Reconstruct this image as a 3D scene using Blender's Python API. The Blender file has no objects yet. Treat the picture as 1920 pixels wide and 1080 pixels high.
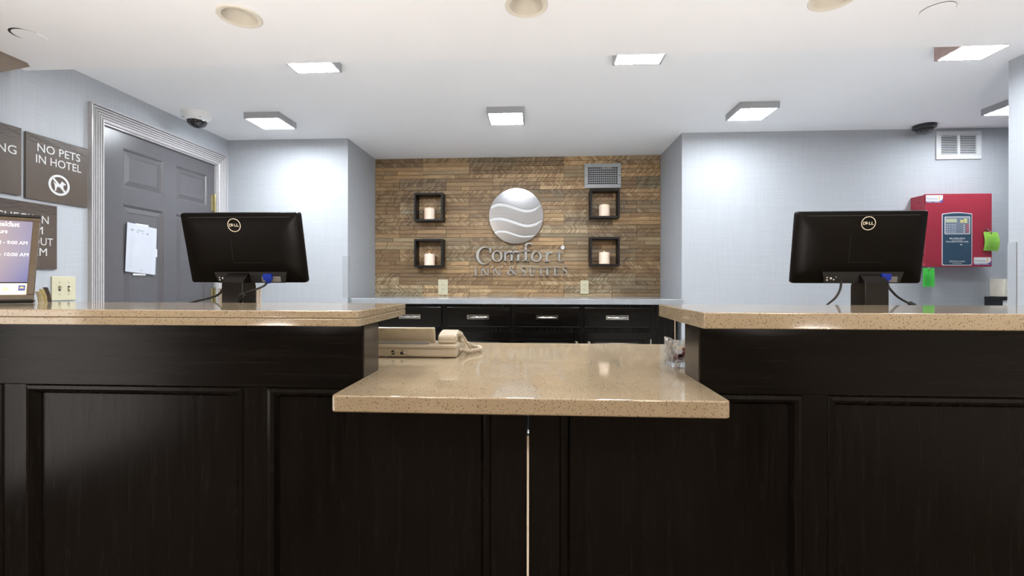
import bpy, bmesh, math, random
from mathutils import Vector, Matrix
random.seed(7)
S = bpy.context.scene
C = S.collection
PI = math.pi

# ------------------------------------------------------------------ camera, world, exposure
cam_d = bpy.data.cameras.new('camera'); cam = bpy.data.objects.new('camera', cam_d); C.objects.link(cam)
F_PX = 869.0
cam_d.sensor_width = 36.0; cam_d.lens = F_PX * 36.0 / 1920.0
cam_d.shift_y = -10.6 / 1920.0
cam_d.clip_start = 0.02
cam.matrix_world = Matrix.Translation((0, 0, 1.13)) @ Matrix.Rotation(0.0555, 4, 'Z') @ Matrix.Rotation(PI/2, 4, 'X') @ Matrix.Rotation(0.0011, 4, 'Z')
S.camera = cam
W = bpy.data.worlds.new('world'); S.world = W; W.use_nodes = True
W.node_tree.nodes['Background'].inputs[0].default_value = (0.9, 0.95, 1.0, 1)
W.node_tree.nodes['Background'].inputs[1].default_value = 0.3
S.view_settings.view_transform = 'Standard'; S.view_settings.look = 'None'
S.view_settings.gamma = 1.0; S.view_settings.use_curve_mapping = False
S.view_settings.exposure = 0.7
S.cycles.max_bounces = 8; S.cycles.diffuse_bounces = 5; S.cycles.glossy_bounces = 4; S.cycles.transmission_bounces = 6
S.cycles.caustics_reflective = False; S.cycles.caustics_refractive = False; S.cycles.sample_clamp_indirect = 5.0; S.cycles.adaptive_threshold = 0.02
L_PANEL = 72.0      # radiance of the square ceiling lights behind the desk
L_LOBBY = 56.0      # radiance of the added round lobby lamps (unseen, behind the camera)

L_UP = 225.0        # radiance of the two added lobby uplighters (out of frame)

# ------------------------------------------------------------------ material helpers
MATS = {}
class N:
    """tiny node-graph helper"""
    def __init__(s, name, rough=0.5, metal=0.0, col=(0.5, 0.5, 0.5), spec=0.5):
        s.m = bpy.data.materials.new(name); s.m.use_nodes = True; s.t = s.m.node_tree
        s.b = s.t.nodes['Principled BSDF']; MATS[name] = s.m
        s.b.inputs['Roughness'].default_value = rough; s.b.inputs['Metallic'].default_value = metal
        s.b.inputs['Base Color'].default_value = (*col, 1); s.b.inputs['Specular IOR Level'].default_value = spec
    def n(s, typ, **kw):
        nd = s.t.nodes.new(typ)
        for k, v in kw.items():
            if k.startswith('i_'):
                key = k[2:]; key = int(key) if key.isdigit() else key.replace('_', ' ')
                nd.inputs[key].default_value = v
            else: setattr(nd, k, v)
        return nd
    def l(s, a, b): s.t.links.new(a, b)
    def coord(s, scale=(1, 1, 1), kind='Object'):
        tc = s.n('ShaderNodeTexCoord'); mp = s.n('ShaderNodeMapping'); mp.inputs['Scale'].default_value = scale
        s.l(tc.outputs[kind], mp.inputs['Vector']); return mp.outputs[0]
    def noise(s, scale3=(1, 1, 1), scale=5, detail=3, rough=0.5, vec=None, dist=0.0):
        nd = s.n('ShaderNodeTexNoise'); nd.inputs['Scale'].default_value = scale; nd.inputs['Detail'].default_value = detail
        nd.inputs['Roughness'].default_value = rough; nd.inputs['Distortion'].default_value = dist
        s.l(vec if vec is not None else s.coord(scale3), nd.inputs['Vector']); return nd.outputs['Fac']
    def ramp(s, fac, stops, interp='LINEAR'):
        nd = s.n('ShaderNodeValToRGB'); cr = nd.color_ramp; cr.interpolation = interp
        while len(cr.elements) < len(stops): cr.elements.new(0.5)
        for e, (p, c) in zip(cr.elements, stops): e.position = p; e.color = (*c, 1) if len(c) == 3 else c
        s.l(fac, nd.inputs[0]); return nd.outputs[0]
    def math(s, op, a, b=None, clamp=False):
        nd = s.n('ShaderNodeMath', operation=op, use_clamp=clamp)
        for i, v in enumerate((a, b)):
            if v is None: continue
            if isinstance(v, (int, float)): nd.inputs[i].default_value = v
            else: s.l(v, nd.inputs[i])
        return nd.outputs[0]
    def mix(s, fac, a, b, blend='MIX'):
        nd = s.n('ShaderNodeMix', data_type='RGBA', blend_type=blend)
        for idx, v in ((0, fac), (6, a), (7, b)):
            if isinstance(v, (int, float)): nd.inputs[idx].default_value = v
            elif isinstance(v, tuple): nd.inputs[idx].default_value = (*v, 1)
            else: s.l(v, nd.inputs[idx])
        return nd.outputs[2]
    def color(s, sock): s.l(sock, s.b.inputs['Base Color'])
    def rough(s, sock): s.l(sock, s.b.inputs['Roughness'])
    def bump(s, h, strength=0.2, dist=0.002):
        nd = s.n('ShaderNodeBump'); nd.inputs['Strength'].default_value = strength; nd.inputs['Distance'].default_value = dist
        s.l(h, nd.inputs['Height']); s.l(nd.outputs[0], s.b.inputs['Normal'])

def plain(name, col, rough=0.5, metal=0.0, spec=0.5, var=0.06, vscale=30, bump=0.0):
    """plain painted / moulded surface with a slight procedural mottle"""
    g = N(name, rough, metal, col, spec)
    f = g.noise(scale=vscale, detail=4)
    lo = tuple(max(0, c * (1 - var)) for c in col); hi = tuple(min(1, c * (1 + var)) for c in col)
    g.color(g.ramp(f, [(0.3, lo), (0.7, hi)]))
    if bump: g.bump(f, bump, 0.001)
    return g
def emit(name, col, strength):
    g = N(name, 0.4, 0, col)
    g.b.inputs['Emission Color'].default_value = (*col, 1); g.b.inputs['Emission Strength'].default_value = strength
    return g

# wallpaper: woven linen look
g = N('wallpaper', 0.62)
hz = g.noise((5, 5, 230), 1.0, 3); vt = g.noise((230, 230, 5), 1.0, 3); big = g.noise(scale=1.3, detail=2)
h = g.math('ADD', g.math('MULTIPLY', hz, 0.5), g.math('MULTIPLY', vt, 0.5))
h2 = g.math('ADD', g.math('MULTIPLY', h, 0.85), g.math('MULTIPLY', big, 0.15))
g.color(g.ramp(h2, [(0.34, (0.365, 0.384, 0.412)), (0.66, (0.425, 0.444, 0.470))])); g.bump(h, 0.25, 0.001)
plain('ceiling_paint', (0.89, 0.90, 0.91), 0.7, var=0.008, vscale=6)
plain('soffit_paint', (0.90, 0.90, 0.91), 0.6, var=0.008, vscale=4)
plain('brown_paint', (0.20, 0.155, 0.12), 0.6, var=0.05, vscale=8)
plain('lobby_wall_paint', (0.50, 0.45, 0.39), 0.7, var=0.03, vscale=3)
g = N('floor_tile', 0.25)
vz = g.n('ShaderNodeTexBrick'); vz.offset = 0.0
for k, v in (('Scale', 1.6), ('Mortar Size', 0.006), ('Brick Width', 1.0), ('Row Height', 1.0)): vz.inputs[k].default_value = v
vz.inputs['Color1'].default_value = (0.82, 0.84, 0.87, 1); vz.inputs['Color2'].default_value = (0.84, 0.86, 0.89, 1); vz.inputs['Mortar'].default_value = (0.6, 0.6, 0.6, 1)
g.l(g.coord(), vz.inputs['Vector']); g.color(vz.outputs['Color'])

plain('carpet', (0.16, 0.12, 0.09), 0.9, var=0.3, vscale=40)
def stone(name, base, alt, speck, light, rough):
    g = N(name, rough, spec=1.0)
    f = g.noise(scale=9, detail=5, rough=0.6); c = g.ramp(f, [(0.35, base), (0.65, alt)])
    f2 = g.noise(scale=180, detail=2, rough=0.6); c = g.mix(g.math('MULTIPLY', f2, 0.35), c, tuple(x * 0.72 for x in base))
    v = g.n('ShaderNodeTexVoronoi', feature='F1'); v.inputs['Scale'].default_value = 330; v.inputs['Randomness'].default_value = 1
    g.l(g.coord(), v.inputs['Vector'])
    sep = g.n('ShaderNodeSeparateColor'); g.l(v.outputs['Color'], sep.inputs[0])
    rad = g.math('MULTIPLY', g.math('SUBTRACT', sep.outputs[0], 0.50, True), 1.0)
    m = g.math('LESS_THAN', v.outputs['Distance'], rad)
    c = g.mix(g.math('MULTIPLY', m, 0.85), c, speck)
    rad2 = g.math('MULTIPLY', g.math('SUBTRACT', sep.outputs[1], 0.75, True), 0.9)
    m2 = g.math('MULTIPLY', g.math('LESS_THAN', v.outputs['Distance'], rad2), 0.5)
    g.color(g.mix(m2, c, light)); return g
stone('quartz_beige', (0.325, 0.255, 0.168), (0.362, 0.288, 0.195), (0.06, 0.035, 0.02), (0.55, 0.46, 0.34), 0.06)
stone('quartz_grey', (0.29, 0.305, 0.325), (0.33, 0.345, 0.365), (0.2, 0.2, 0.2), (0.6, 0.6, 0.6), 0.15)

def blackwood(name, axis_scale, rough=0.2, spec=0.22):
    g = N(name, rough, spec=spec)
    f = g.noise(axis_scale, 1.0, 5, 0.6, dist=0.6)
    g.color(g.ramp(f, [(0.35, (0.0022, 0.0017, 0.0014)), (0.7, (0.0048, 0.0038, 0.0032))]))
    g.rough(g.ramp(f, [(0.3, (rough * 0.85,) * 3), (0.7, (rough * 1.25,) * 3)])); g.bump(f, 0.02, 0.001); return g
blackwood('black_wood', (60, 60, 3), 0.24)         # vertical grain
blackwood('black_wood_h', (3, 60, 60), 0.24)       # horizontal grain
blackwood('black_wood_gloss', (3, 60, 60), 0.14, 0.30)
plain('black_wood_end', (0.035, 0.029, 0.025), 0.2, var=0.35, vscale=7)
plain('raw_wood', (0.42, 0.28, 0.17), 0.6, var=0.2, vscale=60)

# wall of wood pieces: tone / pattern / hue come from each piece's own colour attribute
g = N('wood_mosaic', 0.5)
at = g.n('ShaderNodeVertexColor', layer_name='piece'); sp = g.n('ShaderNodeSeparateColor'); g.l(at.outputs['Color'], sp.inputs[0])
oi = g.n('ShaderNodeObjectInfo'); tc = g.n('ShaderNodeTexCoord')
cmb = g.n('ShaderNodeCombineXYZ'); g.l(g.math('MULTIPLY', sp.outputs[2], 37.0), cmb.inputs[0]); g.l(g.math('MULTIPLY', sp.outputs[0], 19.0), cmb.inputs[2])
va = g.n('ShaderNodeVectorMath', operation='ADD'); g.l(tc.outputs['Object'], va.inputs[0]); g.l(cmb.outputs[0], va.inputs[1])
mp = g.n('ShaderNodeMapping'); mp.inputs['Scale'].default_value = (9, 60, 95); g.l(va.outputs[0], mp.inputs['Vector'])
grain = g.noise(vec=mp.outputs[0], scale=1.0, detail=5, rough=0.65, dist=1.2)
sx = g.n('ShaderNodeSeparateXYZ'); g.l(tc.outputs['Object'], sx.inputs[0])
wob = g.noise((14, 14, 30), 1.0, 2)
sgn = g.math('SUBTRACT', g.math('MULTIPLY', g.math('GREATER_THAN', g.math('FRACT', g.math('MULTIPLY', sp.outputs[2], 23.0)), 0.5), 2.0), 1.0)   # each strip leans its own way
frq = g.math('ADD', g.math('MULTIPLY', sp.outputs[0], 34.0), 44.0)
u = g.math('ADD', g.math('MULTIPLY', g.math('ADD', sx.outputs[0], g.math('MULTIPLY', g.math('MULTIPLY', sx.outputs[2], sgn), 0.85)), frq), g.math('ADD', g.math('MULTIPLY', wob, 3.0), g.math('MULTIPLY', sp.outputs[2], 40.0)))
chev = g.math('FRACT', u)
cell = g.n('ShaderNodeTexWhiteNoise', noise_dimensions='1D'); g.l(g.math('FLOOR', u), cell.inputs['W'])
chv = g.math('MULTIPLY', g.math('ADD', g.math('MULTIPLY', cell.outputs['Value'], 0.7), 0.3), g.math('LESS_THAN', chev, 0.86))
patt = g.math('GREATER_THAN', sp.outputs[1], 0.5)
fac = g.n('ShaderNodeMix', data_type='FLOAT'); g.l(patt, fac.inputs[0]); g.l(grain, fac.inputs[2]); g.l(g.math('ADD', g.math('MULTIPLY', chv, 0.62), g.math('MULTIPLY', grain, 0.33)), fac.inputs[3])
c = g.ramp(fac.outputs[0], [(0.12, (0.080, 0.048, 0.024)), (0.38, (0.235, 0.160, 0.085)), (0.58, (0.345, 0.252, 0.145)), (0.85, (0.56, 0.45, 0.30))])
tone = g.ramp(sp.outputs[0], [(0.0, (0.58, 0.55, 0.52)), (0.5, (0.98, 0.97, 0.96)), (1.0, (1.30, 1.29, 1.27))])
c = g.mix(1.0, c, tone, 'MULTIPLY')
hue = g.ramp(sp.outputs[2], [(0.0, (1.08, 0.95, 0.80)), (0.5, (1, 1, 1)), (1.0, (0.90, 0.97, 1.0))])
g.color(g.mix(1.0, c, hue, 'MULTIPLY')); g.bump(fac.outputs[0], 0.5, 0.004)

def brushed(name, col, rough, sc=(2, 2, 260)):
    g = N(name, rough, 1.0, col); f = g.noise(sc, 1.0, 3)
    g.rough(g.ramp(f, [(0.3, (rough * 0.8,) * 3), (0.7, (rough * 1.3,) * 3)])); g.bump(f, 0.05, 0.0005); return g
brushed('brushed_steel', (0.34, 0.34, 0.345), 0.18)
plain('letter_steel', (0.37, 0.355, 0.34), 0.3, 0.15, var=0.03)
plain('white_satin', (0.62, 0.62, 0.63), 0.25, var=0.01)
plain('chrome', (0.62, 0.60, 0.57), 0.14, 1.0, var=0.02)
plain('brass', (0.36, 0.31, 0.17), 0.25, 0.8, var=0.05)
plain('fixture_grey', (0.36, 0.36, 0.37), 0.35, 0.3, var=0.05, vscale=80)
plain('fixture_glare_tint', (0.36, 0.25, 0.235), 0.45, var=0.1, vscale=40)  # reddish glare tint of the overexposed light, painted into the frame colour
plain('fixture_tan', (0.36, 0.29, 0.23), 0.5, var=0.05)
emit('light_panel', (0.89, 0.945, 1.0), L_PANEL)
emit('light_panel_dim', (0.89, 0.945, 1.0), L_PANEL*0.75)
emit('light_panel_strong', (0.89, 0.945, 1.0), L_PANEL*1.7)
emit('added_window_glow', (1.0, 0.98, 0.96), 0.9)  # glow of the added side window
emit('added_uplight', (1.0, 0.975, 0.95), L_UP)
emit('added_lobby_lamp', (1.0, 0.87, 0.70), L_LOBBY)
plain('door_grey', (0.088, 0.084, 0.090), 0.28, var=0.04, vscale=20)
plain('casing_grey', (0.42, 0.41, 0.415), 0.25, var=0.04, vscale=40)
plain('sign_brown', (0.088, 0.068, 0.055), 0.32, var=0.06, vscale=5)
plain('sign_line', (0.045, 0.032, 0.028), 0.5)
plain('white_print', (0.60, 0.60, 0.60), 0.5, var=0.01)
plain('paper', (0.46, 0.48, 0.53), 0.7, var=0.02, vscale=15)
plain('paper_ink', (0.12, 0.13, 0.16), 0.8)
plain('paper_faint', (0.36, 0.38, 0.43), 0.8)
plain('ivory_plastic', (0.54, 0.51, 0.36), 0.35, var=0.02)
plain('dark_slot', (0.01, 0.01, 0.01), 0.6)
plain('white_plastic', (0.78, 0.78, 0.77), 0.4, var=0.02)
plain('white_metal', (0.62, 0.63, 0.64), 0.35, var=0.02)
plain('grey_metal', (0.36, 0.37, 0.38), 0.35, 0.2, var=0.03)
plain('black_plastic', (0.0045, 0.0034, 0.0028), 0.34, spec=0.10, var=0.15, vscale=12)
plain('black_gloss', (0.006, 0.006, 0.007), 0.06)
plain('black_rubber', (0.012, 0.011, 0.011), 0.45)
plain('stand_plastic', (0.008, 0.006, 0.005), 0.2, spec=0.25, var=0.1)
plain('vga_blue', (0.01, 0.04, 0.42), 0.35, var=0.1)
plain('port_grey', (0.22, 0.21, 0.20), 0.5)
plain('logo_cream', (0.75, 0.68, 0.52), 0.4)
plain('shelf_black', (0.006, 0.005, 0.0045), 0.45, spec=0.25, var=0.3, vscale=40)
g = plain('candle_wax', (0.80, 0.70, 0.60), 0.5, var=0.04, vscale=8)
g.b.inputs['Subsurface Weight'].default_value = 0.25; g.b.inputs['Subsurface Radius'].default_value = (0.02, 0.01, 0.006)
g.b.inputs['Emission Color'].default_value = (1.0, 0.55, 0.28, 1); g.b.inputs['Emission Strength'].default_value = 0.10
emit('candle_flame', (1.0, 0.55, 0.25), 6.0)
plain('phone_beige', (0.40, 0.335, 0.24), 0.4, var=0.03)
plain('phone_beige_light', (0.45, 0.385, 0.29), 0.4, var=0.03)
plain('alarm_red', (0.29, 0.026, 0.045), 0.32, var=0.06, vscale=4)
plain('alarm_blue', (0.030, 0.060, 0.095), 0.35, var=0.05, vscale=8)
plain('lcd_green', (0.42, 0.46, 0.30), 0.3)
plain('key_yellow', (0.62, 0.58, 0.25), 0.4); plain('key_red', (0.42, 0.10, 0.13), 0.4); plain('key_grey', (0.30, 0.34, 0.40), 0.4)
plain('keypad_grey', (0.16, 0.19, 0.24), 0.4)
plain('sticker_purple', (0.10, 0.06, 0.22), 0.4); plain('sticker_text', (0.20, 0.20, 0.24), 0.5); plain('sticker_orange', (0.8, 0.42, 0.05), 0.5)
plain('tag_green', (0.06, 0.48, 0.06), 0.5, var=0.05); plain('tag_lime', (0.25, 0.50, 0.07), 0.5, var=0.05); plain('tag_ink', (0.03, 0.25, 0.04), 0.6)
plain('trim_cream', (0.70, 0.65, 0.55), 0.4, var=0.02); plain('can_cream', (0.66, 0.61, 0.52), 0.35, var=0.03)
plain('screen_frame', (0.085, 0.058, 0.030), 0.3, var=0.1)
g = N('screen_image', 0.15, 0, (0.02, 0.02, 0.03))         # backlit picture: warm glow left, violet right, blue at the foot
xyz = g.n('ShaderNodeSeparateXYZ'); g.l(g.coord(kind='Generated'), xyz.inputs[0])
c1 = g.ramp(xyz.outputs[2], [(0.0, (0.20, 0.20, 0.52)), (0.45, (0.46, 0.42, 0.60)), (1.0, (0.44, 0.39, 0.57))])
c2 = g.mix(g.ramp(xyz.outputs[0], [(0.70, (0.85,) * 3), (0.99, (0.0,) * 3)]), c1, (0.86, 0.62, 0.46))
g.l(c2, g.b.inputs['Emission Color']); g.b.inputs['Emission Strength'].default_value = 0.47
emit('screen_white', (0.95, 0.93, 0.90), 0.55); emit('screen_bar', (0.78, 0.66, 0.52), 0.34)
emit('screen_orange', (0.9, 0.45, 0.10), 0.45); emit('screen_navy', (0.05, 0.07, 0.25), 0.4)
g = N('clear_glass', 0.02, 0, (0.95, 0.96, 0.97)); g.b.inputs['Transmission Weight'].default_value = 1.0; g.b.inputs['IOR'].default_value = 1.5; g.b.inputs['Alpha'].default_value = 0.78
g = N('smoke_dome', 0.03, 0, (0.006, 0.006, 0.007)); g.b.inputs['Coat Weight'].default_value = 0.5
g = N('clear_dome', 0.02, 0, (0.80, 0.82, 0.86)); g.b.inputs['Transmission Weight'].default_value = 0.85; g.b.inputs['IOR'].default_value = 1.2; g.b.inputs['Alpha'].default_value = 0.4
g = N('clear_vinyl', 0.08, 0, (0.55, 0.57, 0.60)); g.b.inputs['Alpha'].default_value = 0.35
plain('leaflet_olive', (0.40, 0.35, 0.17), 0.5, var=0.25, vscale=60); plain('leaflet_cream', (0.62, 0.55, 0.36), 0.5, var=0.2, vscale=60); plain('leaflet_dark', (0.05, 0.04, 0.04), 0.4)
plain('pad_cream', (0.74, 0.66, 0.58), 0.7, var=0.02)
plain('candy_red', (0.42, 0.10, 0.09), 0.3); plain('black_hood', (0.012, 0.012, 0.014), 0.35)

# ------------------------------------------------------------------ geometry helpers
class B:
    """collects shapes for one mesh"""
    def __init__(s): s.bm = bmesh.new()
    def box(s, x0, x1, y0, y1, z0, z1):
        v = [s.bm.verts.new(p) for p in ((x0,y0,z0),(x1,y0,z0),(x1,y1,z0),(x0,y1,z0),(x0,y0,z1),(x1,y0,z1),(x1,y1,z1),(x0,y1,z1))]
        for f in ((0,3,2,1),(4,5,6,7),(0,1,5,4),(1,2,6,5),(2,3,7,6),(3,0,4,7)): s.bm.faces.new([v[i] for i in f])
        return s
    def quads(s, verts, faces):
        v = [s.bm.verts.new(p) for p in verts]
        for f in faces: s.bm.faces.new([v[i] for i in f])
        return s
    def prism(s, poly, o, ux, uy, depth):
        """2-D outline poly in frame (o,ux,uy), extruded by depth along ux x uy"""
        o, ux, uy = Vector(o), Vector(ux), Vector(uy); n = ux.cross(uy).normalized()
        a = [s.bm.verts.new(o + ux*p[0] + uy*p[1]) for p in poly]; b = [s.bm.verts.new(o + ux*p[0] + uy*p[1] + n*depth) for p in poly]
        k = len(poly); s.bm.faces.new(a[::-1]); s.bm.faces.new(b)
        for i in range(k): s.bm.faces.new((a[i], a[(i+1) % k], b[(i+1) % k], b[i]))
        return s
    def lathe(s, prof, c=(0,0,0), n=32, axis='Z', cap0=False, cap1=False):
        """profile of (r, h) turned about an axis through c"""
        c = Vector(c); rings = []
        for r, h in prof:
            ring = []
            for i in range(n):
                a = 2*PI*i/n; x, y = r*math.cos(a), r*math.sin(a)
                p = {'Z': (x, y, h), 'Y': (x, h, y), 'X': (h, x, y)}[axis]
                ring.append(s.bm.verts.new(c + Vector(p)))
            rings.append(ring)
        for a, b in zip(rings, rings[1:]):
            for i in range(n): s.bm.faces.new((a[i], a[(i+1) % n], b[(i+1) % n], b[i]))
        if cap0: s.bm.faces.new(rings[0][::-1])
        if cap1: s.bm.faces.new(rings[-1])
        return s
    def tube(s, pts, r, n=8, cap=True):
        pts = [Vector(p) for p in pts]; rings = []; prev = None
        for i, p in enumerate(pts):
            t = (pts[min(i+1, len(pts)-1)] - pts[max(i-1, 0)]).normalized()
            if prev is None:
                prev = t.orthogonal().normalized()
            u = (prev - t*prev.dot(t)).normalized(); w = t.cross(u); prev = u
            rr = r[i] if isinstance(r, (list, tuple)) else r
            rings.append([s.bm.verts.new(p + u*rr*math.cos(2*PI*k/n) + w*rr*math.sin(2*PI*k/n)) for k in range(n)])
        for a, b in zip(rings, rings[1:]):
            for i in range(n): s.bm.faces.new((a[i], a[(i+1) % n], b[(i+1) % n], b[i]))
        if cap: s.bm.faces.new(rings[0][::-1]); s.bm.faces.new(rings[-1])
        return s
    def xf(s, m):
        s.bm.transform(m); return s
    def build(s, name, mat, parent=None, smooth=False, bevel=0.0, seg=2, loc=None, label=None, world=False):
        bmesh.ops.recalc_face_normals(s.bm, faces=s.bm.faces[:])
        me = bpy.data.meshes.new(name); s.bm.to_mesh(me); s.bm.free()
        if smooth or bevel:
            for p in me.polygons: p.use_smooth = True
            me.set_sharp_from_angle(angle=math.radians(35))
        me.materials.append(MATS[mat])
        o = bpy.data.objects.new(name, me); C.objects.link(o)
        if parent is not None:
            o.parent = parent
            if world:
                off = Vector(parent.location); 
                if parent.parent: off = off + Vector(parent.parent.location)
                me.transform(Matrix.Translation(-off))
        if loc is not None: o.location = loc
        if bevel:
            md = o.modifiers.new('bevel', 'BEVEL'); md.width = bevel; md.segments = seg; md.limit_method = 'ANGLE'; md.angle_limit = math.radians(40); md.harden_normals = True
        if label: o['label'] = label
        return o
def box(*a): return B().box(*a)

def tag(o, label, cat, group=None):
    o['label'] = label; o['category'] = cat
    if group: o['group'] = group
    return o
def thing(name, label, cat, loc=(0, 0, 0), rotz=0.0, group=None):
    o = bpy.data.objects.new(name, None); C.objects.link(o); o.empty_display_size = 0.05
    o.location = loc; o.rotation_euler = (0, 0, rotz); return tag(o, label, cat, group)
def struct(o): o['kind'] = 'structure'; return o
def clone(o, parent=None, loc=None, label=None, rotz=None):
    c = o.copy(); C.objects.link(c); c.parent = parent
    if loc is not None: c.location = loc
    if rotz is not None: c.rotation_euler = (0, 0, rotz)
    if label: c['label'] = label
    for ch in list(o.children): clone(ch, c)
    return c

def text_geo(s, bold=0.0):
    """outline font -> flat triangles (verts, faces) at unit size"""
    cu = bpy.data.curves.new('txt', 'FONT'); cu.body = s; cu.offset = bold; cu.resolution_u = 3
    o = bpy.data.objects.new('txt', cu); C.objects.link(o)
    dg = bpy.context.evaluated_depsgraph_get(); me = bpy.data.meshes.new_from_object(o.evaluated_get(dg))
    v = [(p.co.x, p.co.y) for p in me.vertices]; f = [tuple(p.vertices) for p in me.polygons]
    bpy.data.objects.remove(o); bpy.data.curves.remove(cu); bpy.data.meshes.remove(me)
    return v, f
def lettering(name, s, mat, parent, o, ux, uy, w=None, h=None, bold=0.0, align='L', lift=0.0006, b=None, label=None):
    """flat printed lettering fitted to width w and/or height h with its lower-left at o"""
    v, f = text_geo(s, bold)
    x0 = min(p[0] for p in v); x1 = max(p[0] for p in v); y0 = min(p[1] for p in v); y1 = max(p[1] for p in v)
    sx = w/(x1-x0) if w else None; sy = h/(y1-y0) if h else None
    sx = sx or sy; sy = sy or sx
    dx = {'L': 0, 'C': -(x1-x0)*sx/2, 'R': -(x1-x0)*sx}[align]
    o, ux, uy = Vector(o), Vector(ux), Vector(uy); n = ux.cross(uy).normalized()
    V = [o + ux*((p[0]-x0)*sx + dx) + uy*((p[1]-y0)*sy) + n*lift for p in v]
    bb = b or B(); bb.quads(V, f)
    if b is None:
        return bb.build(name, mat, parent, label=label)
def ribbon(b, pts, ws, o, ux, uy, depth):
    """stroke of varying width along 2-D pts, extruded (chain of prisms sharing edges)"""
    L_, R_ = [], []
    for i, p in enumerate(pts):
        q0 = pts[max(i-1, 0)]; q1 = pts[min(i+1, len(pts)-1)]
        tx, ty = q1[0]-q0[0], q1[1]-q0[1]; d = math.hypot(tx, ty) or 1
        nx, ny = -ty/d, tx/d; wd = (ws[i] if isinstance(ws, (list, tuple)) else ws)/2
        L_.append((p[0]+nx*wd, p[1]+ny*wd)); R_.append((p[0]-nx*wd, p[1]-ny*wd))
    b.prism(L_ + R_[::-1], o, ux, uy, depth)
def smooth_path(pts, n=6):
    out = []
    P = [pts[0]] + list(pts) + [pts[-1]]
    for i in range(1, len(P)-2):
        p0, p1, p2, p3 = P[i-1], P[i], P[i+1], P[i+2]
        for k in range(n):
            t = k/n
            out.append(tuple(0.5*((2*b_) + (-a+c_)*t + (2*a-5*b_+4*c_-d)*t*t + (-a+3*b_-3*c_+d)*t**3) for a, b_, c_, d in zip(p0, p1, p2, p3)))
    out.append(tuple(pts[-1])); return out
def lerp_list(v, n):
    out = []
    for a, b_ in zip(v, v[1:]): out += [a + (b_-a)*k/n for k in range(n)]
    return out + [v[-1]]
def ellipse(cx, cy, rx, ry, a0=0, a1=360, n=28):
    return [(cx+rx*math.cos(math.radians(a0+(a1-a0)*i/n)), cy+ry*math.sin(math.radians(a0+(a1-a0)*i/n))) for i in range(n+1)]
def annulus(b, outer, inner, o, ux, uy, depth, closed=True):
    """solid between two equally sampled outlines"""
    o, ux, uy = Vector(o), Vector(ux), Vector(uy); n = ux.cross(uy).normalized()
    if closed: outer, inner = outer[:-1], inner[:-1]
    k = len(outer); mk = lambda p, d: b.bm.verts.new(o + ux*p[0] + uy*p[1] + n*d)
    A, I, A2, I2 = [[mk(p, d) for p in L_] for L_, d in ((outer, 0), (inner, 0), (outer, depth), (inner, depth))]
    for i in range(k if closed else k-1):
        j = (i+1) % k
        for q in ((A2[i], A2[j], I2[j], I2[i]), (A[j], A[i], I[i], I[j]), (A[i], A[j], A2[j], A2[i]), (I[j], I[i], I2[i], I2[j])): b.bm.faces.new(q)
    if not closed:
        b.bm.faces.new((A[0], A2[0], I2[0], I[0])); b.bm.faces.new((A[-1], I[-1], I2[-1], A2[-1]))
def rrect(x0, x1, y0, y1, r, n=5):
    p = []
    for cx, cy, a in ((x1-r, y1-r, 0), (x0+r, y1-r, 90), (x0+r, y0+r, 180), (x1-r, y0+r, 270)):
        p += [(cx+r*math.cos(math.radians(a+90*i/n)), cy+r*math.sin(math.radians(a+90*i/n))) for i in range(n+1)]
    return p

WL = ((0, 1, 0), (0, 0, 1))      # writing frame on the left wall (faces +X)
WB = ((1, 0, 0), (0, 0, 1))      # writing frame on the back walls (faces -Y)

# ------------------------------------------------------------------ the room
ZC, ZS, YS = 2.241, 2.130, 2.063           # ceiling, front soffit, soffit's far edge
XL, YB, YA = -2.424, 3.506, 4.121          # left wall, back wall, alcove wall
AL, AR = -1.466, 1.068                     # alcove sides
XR, YRE = 2.353, 2.455                     # right partition and its end
XF = 4.30; YR = -4.2                       # far right wall, lobby's rear wall
struct(box(-2.6, XF+0.1, 1.30, YA+0.3, -0.06, 0).build('floor', 'floor_tile'))
struct(box(-2.6, XF+0.1, YR-0.1, 1.30, -0.06, 0).build('floor_lobby', 'carpet'))
struct(box(XL-0.2, XF+0.1, YS, YA+0.15, ZC, ZC+0.08).build('ceiling', 'ceiling_paint'))
# left wall with the door opening
DY0, DY1, DZ = 2.453, 3.380, 2.020
w = B(); w.box(XL-0.12, XL, YS-0.2, DY0, 0, ZC); w.box(XL-0.12, XL, DY1, YB+0.1, 0, ZC); w.box(XL-0.12, XL, DY0, DY1, DZ, ZC)
struct(w.build('wall_left', 'wallpaper'))
struct(box(XL, AL, YB, YB+0.61, 0, ZC).build('wall_back_left', 'wallpaper'))
struct(box(AR, XF, YB, YB+0.61, 0, ZC).build('wall_back_right', 'wallpaper'))
wa = struct(box(AL, AR, YA, YA+0.1, 0, ZC).build('wall_back_alcove', 'raw_wood'))
struct(box(XR, XR+0.12, 0.9, YRE, 0, ZC).build('wall_right', 'wallpaper'))
struct(box(XF, XF+0.1, 0.9, YB+0.1, 0, ZC).build('wall_far_right', 'wallpaper'))
struct(box(XR+0.12, XF, 0.9, 1.0, 0, ZC).build('wall_far_front', 'wallpaper'))
# lobby shell (camera side): the left wall ends in a sloping brown haunch under the soffit
w = B(); w.prism([(YR, 0), (1.87, 0), (1.87, 2.028), (2.003, 2.118), (1.992, ZS), (YR, ZS)], (-2.43, 0, 0), *WL, 0.10)
struct(w.build('wall_lobby_left', 'brown_paint'))
struct(box(XR, XR+0.12, YR, 0.9, 0, ZS).build('wall_lobby_right', 'lobby_wall_paint'))
struct(box(-2.43, XR+0.12, YR-0.1, YR, 0, ZS).build('wall_lobby_rear', 'lobby_wall_paint'))

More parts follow.
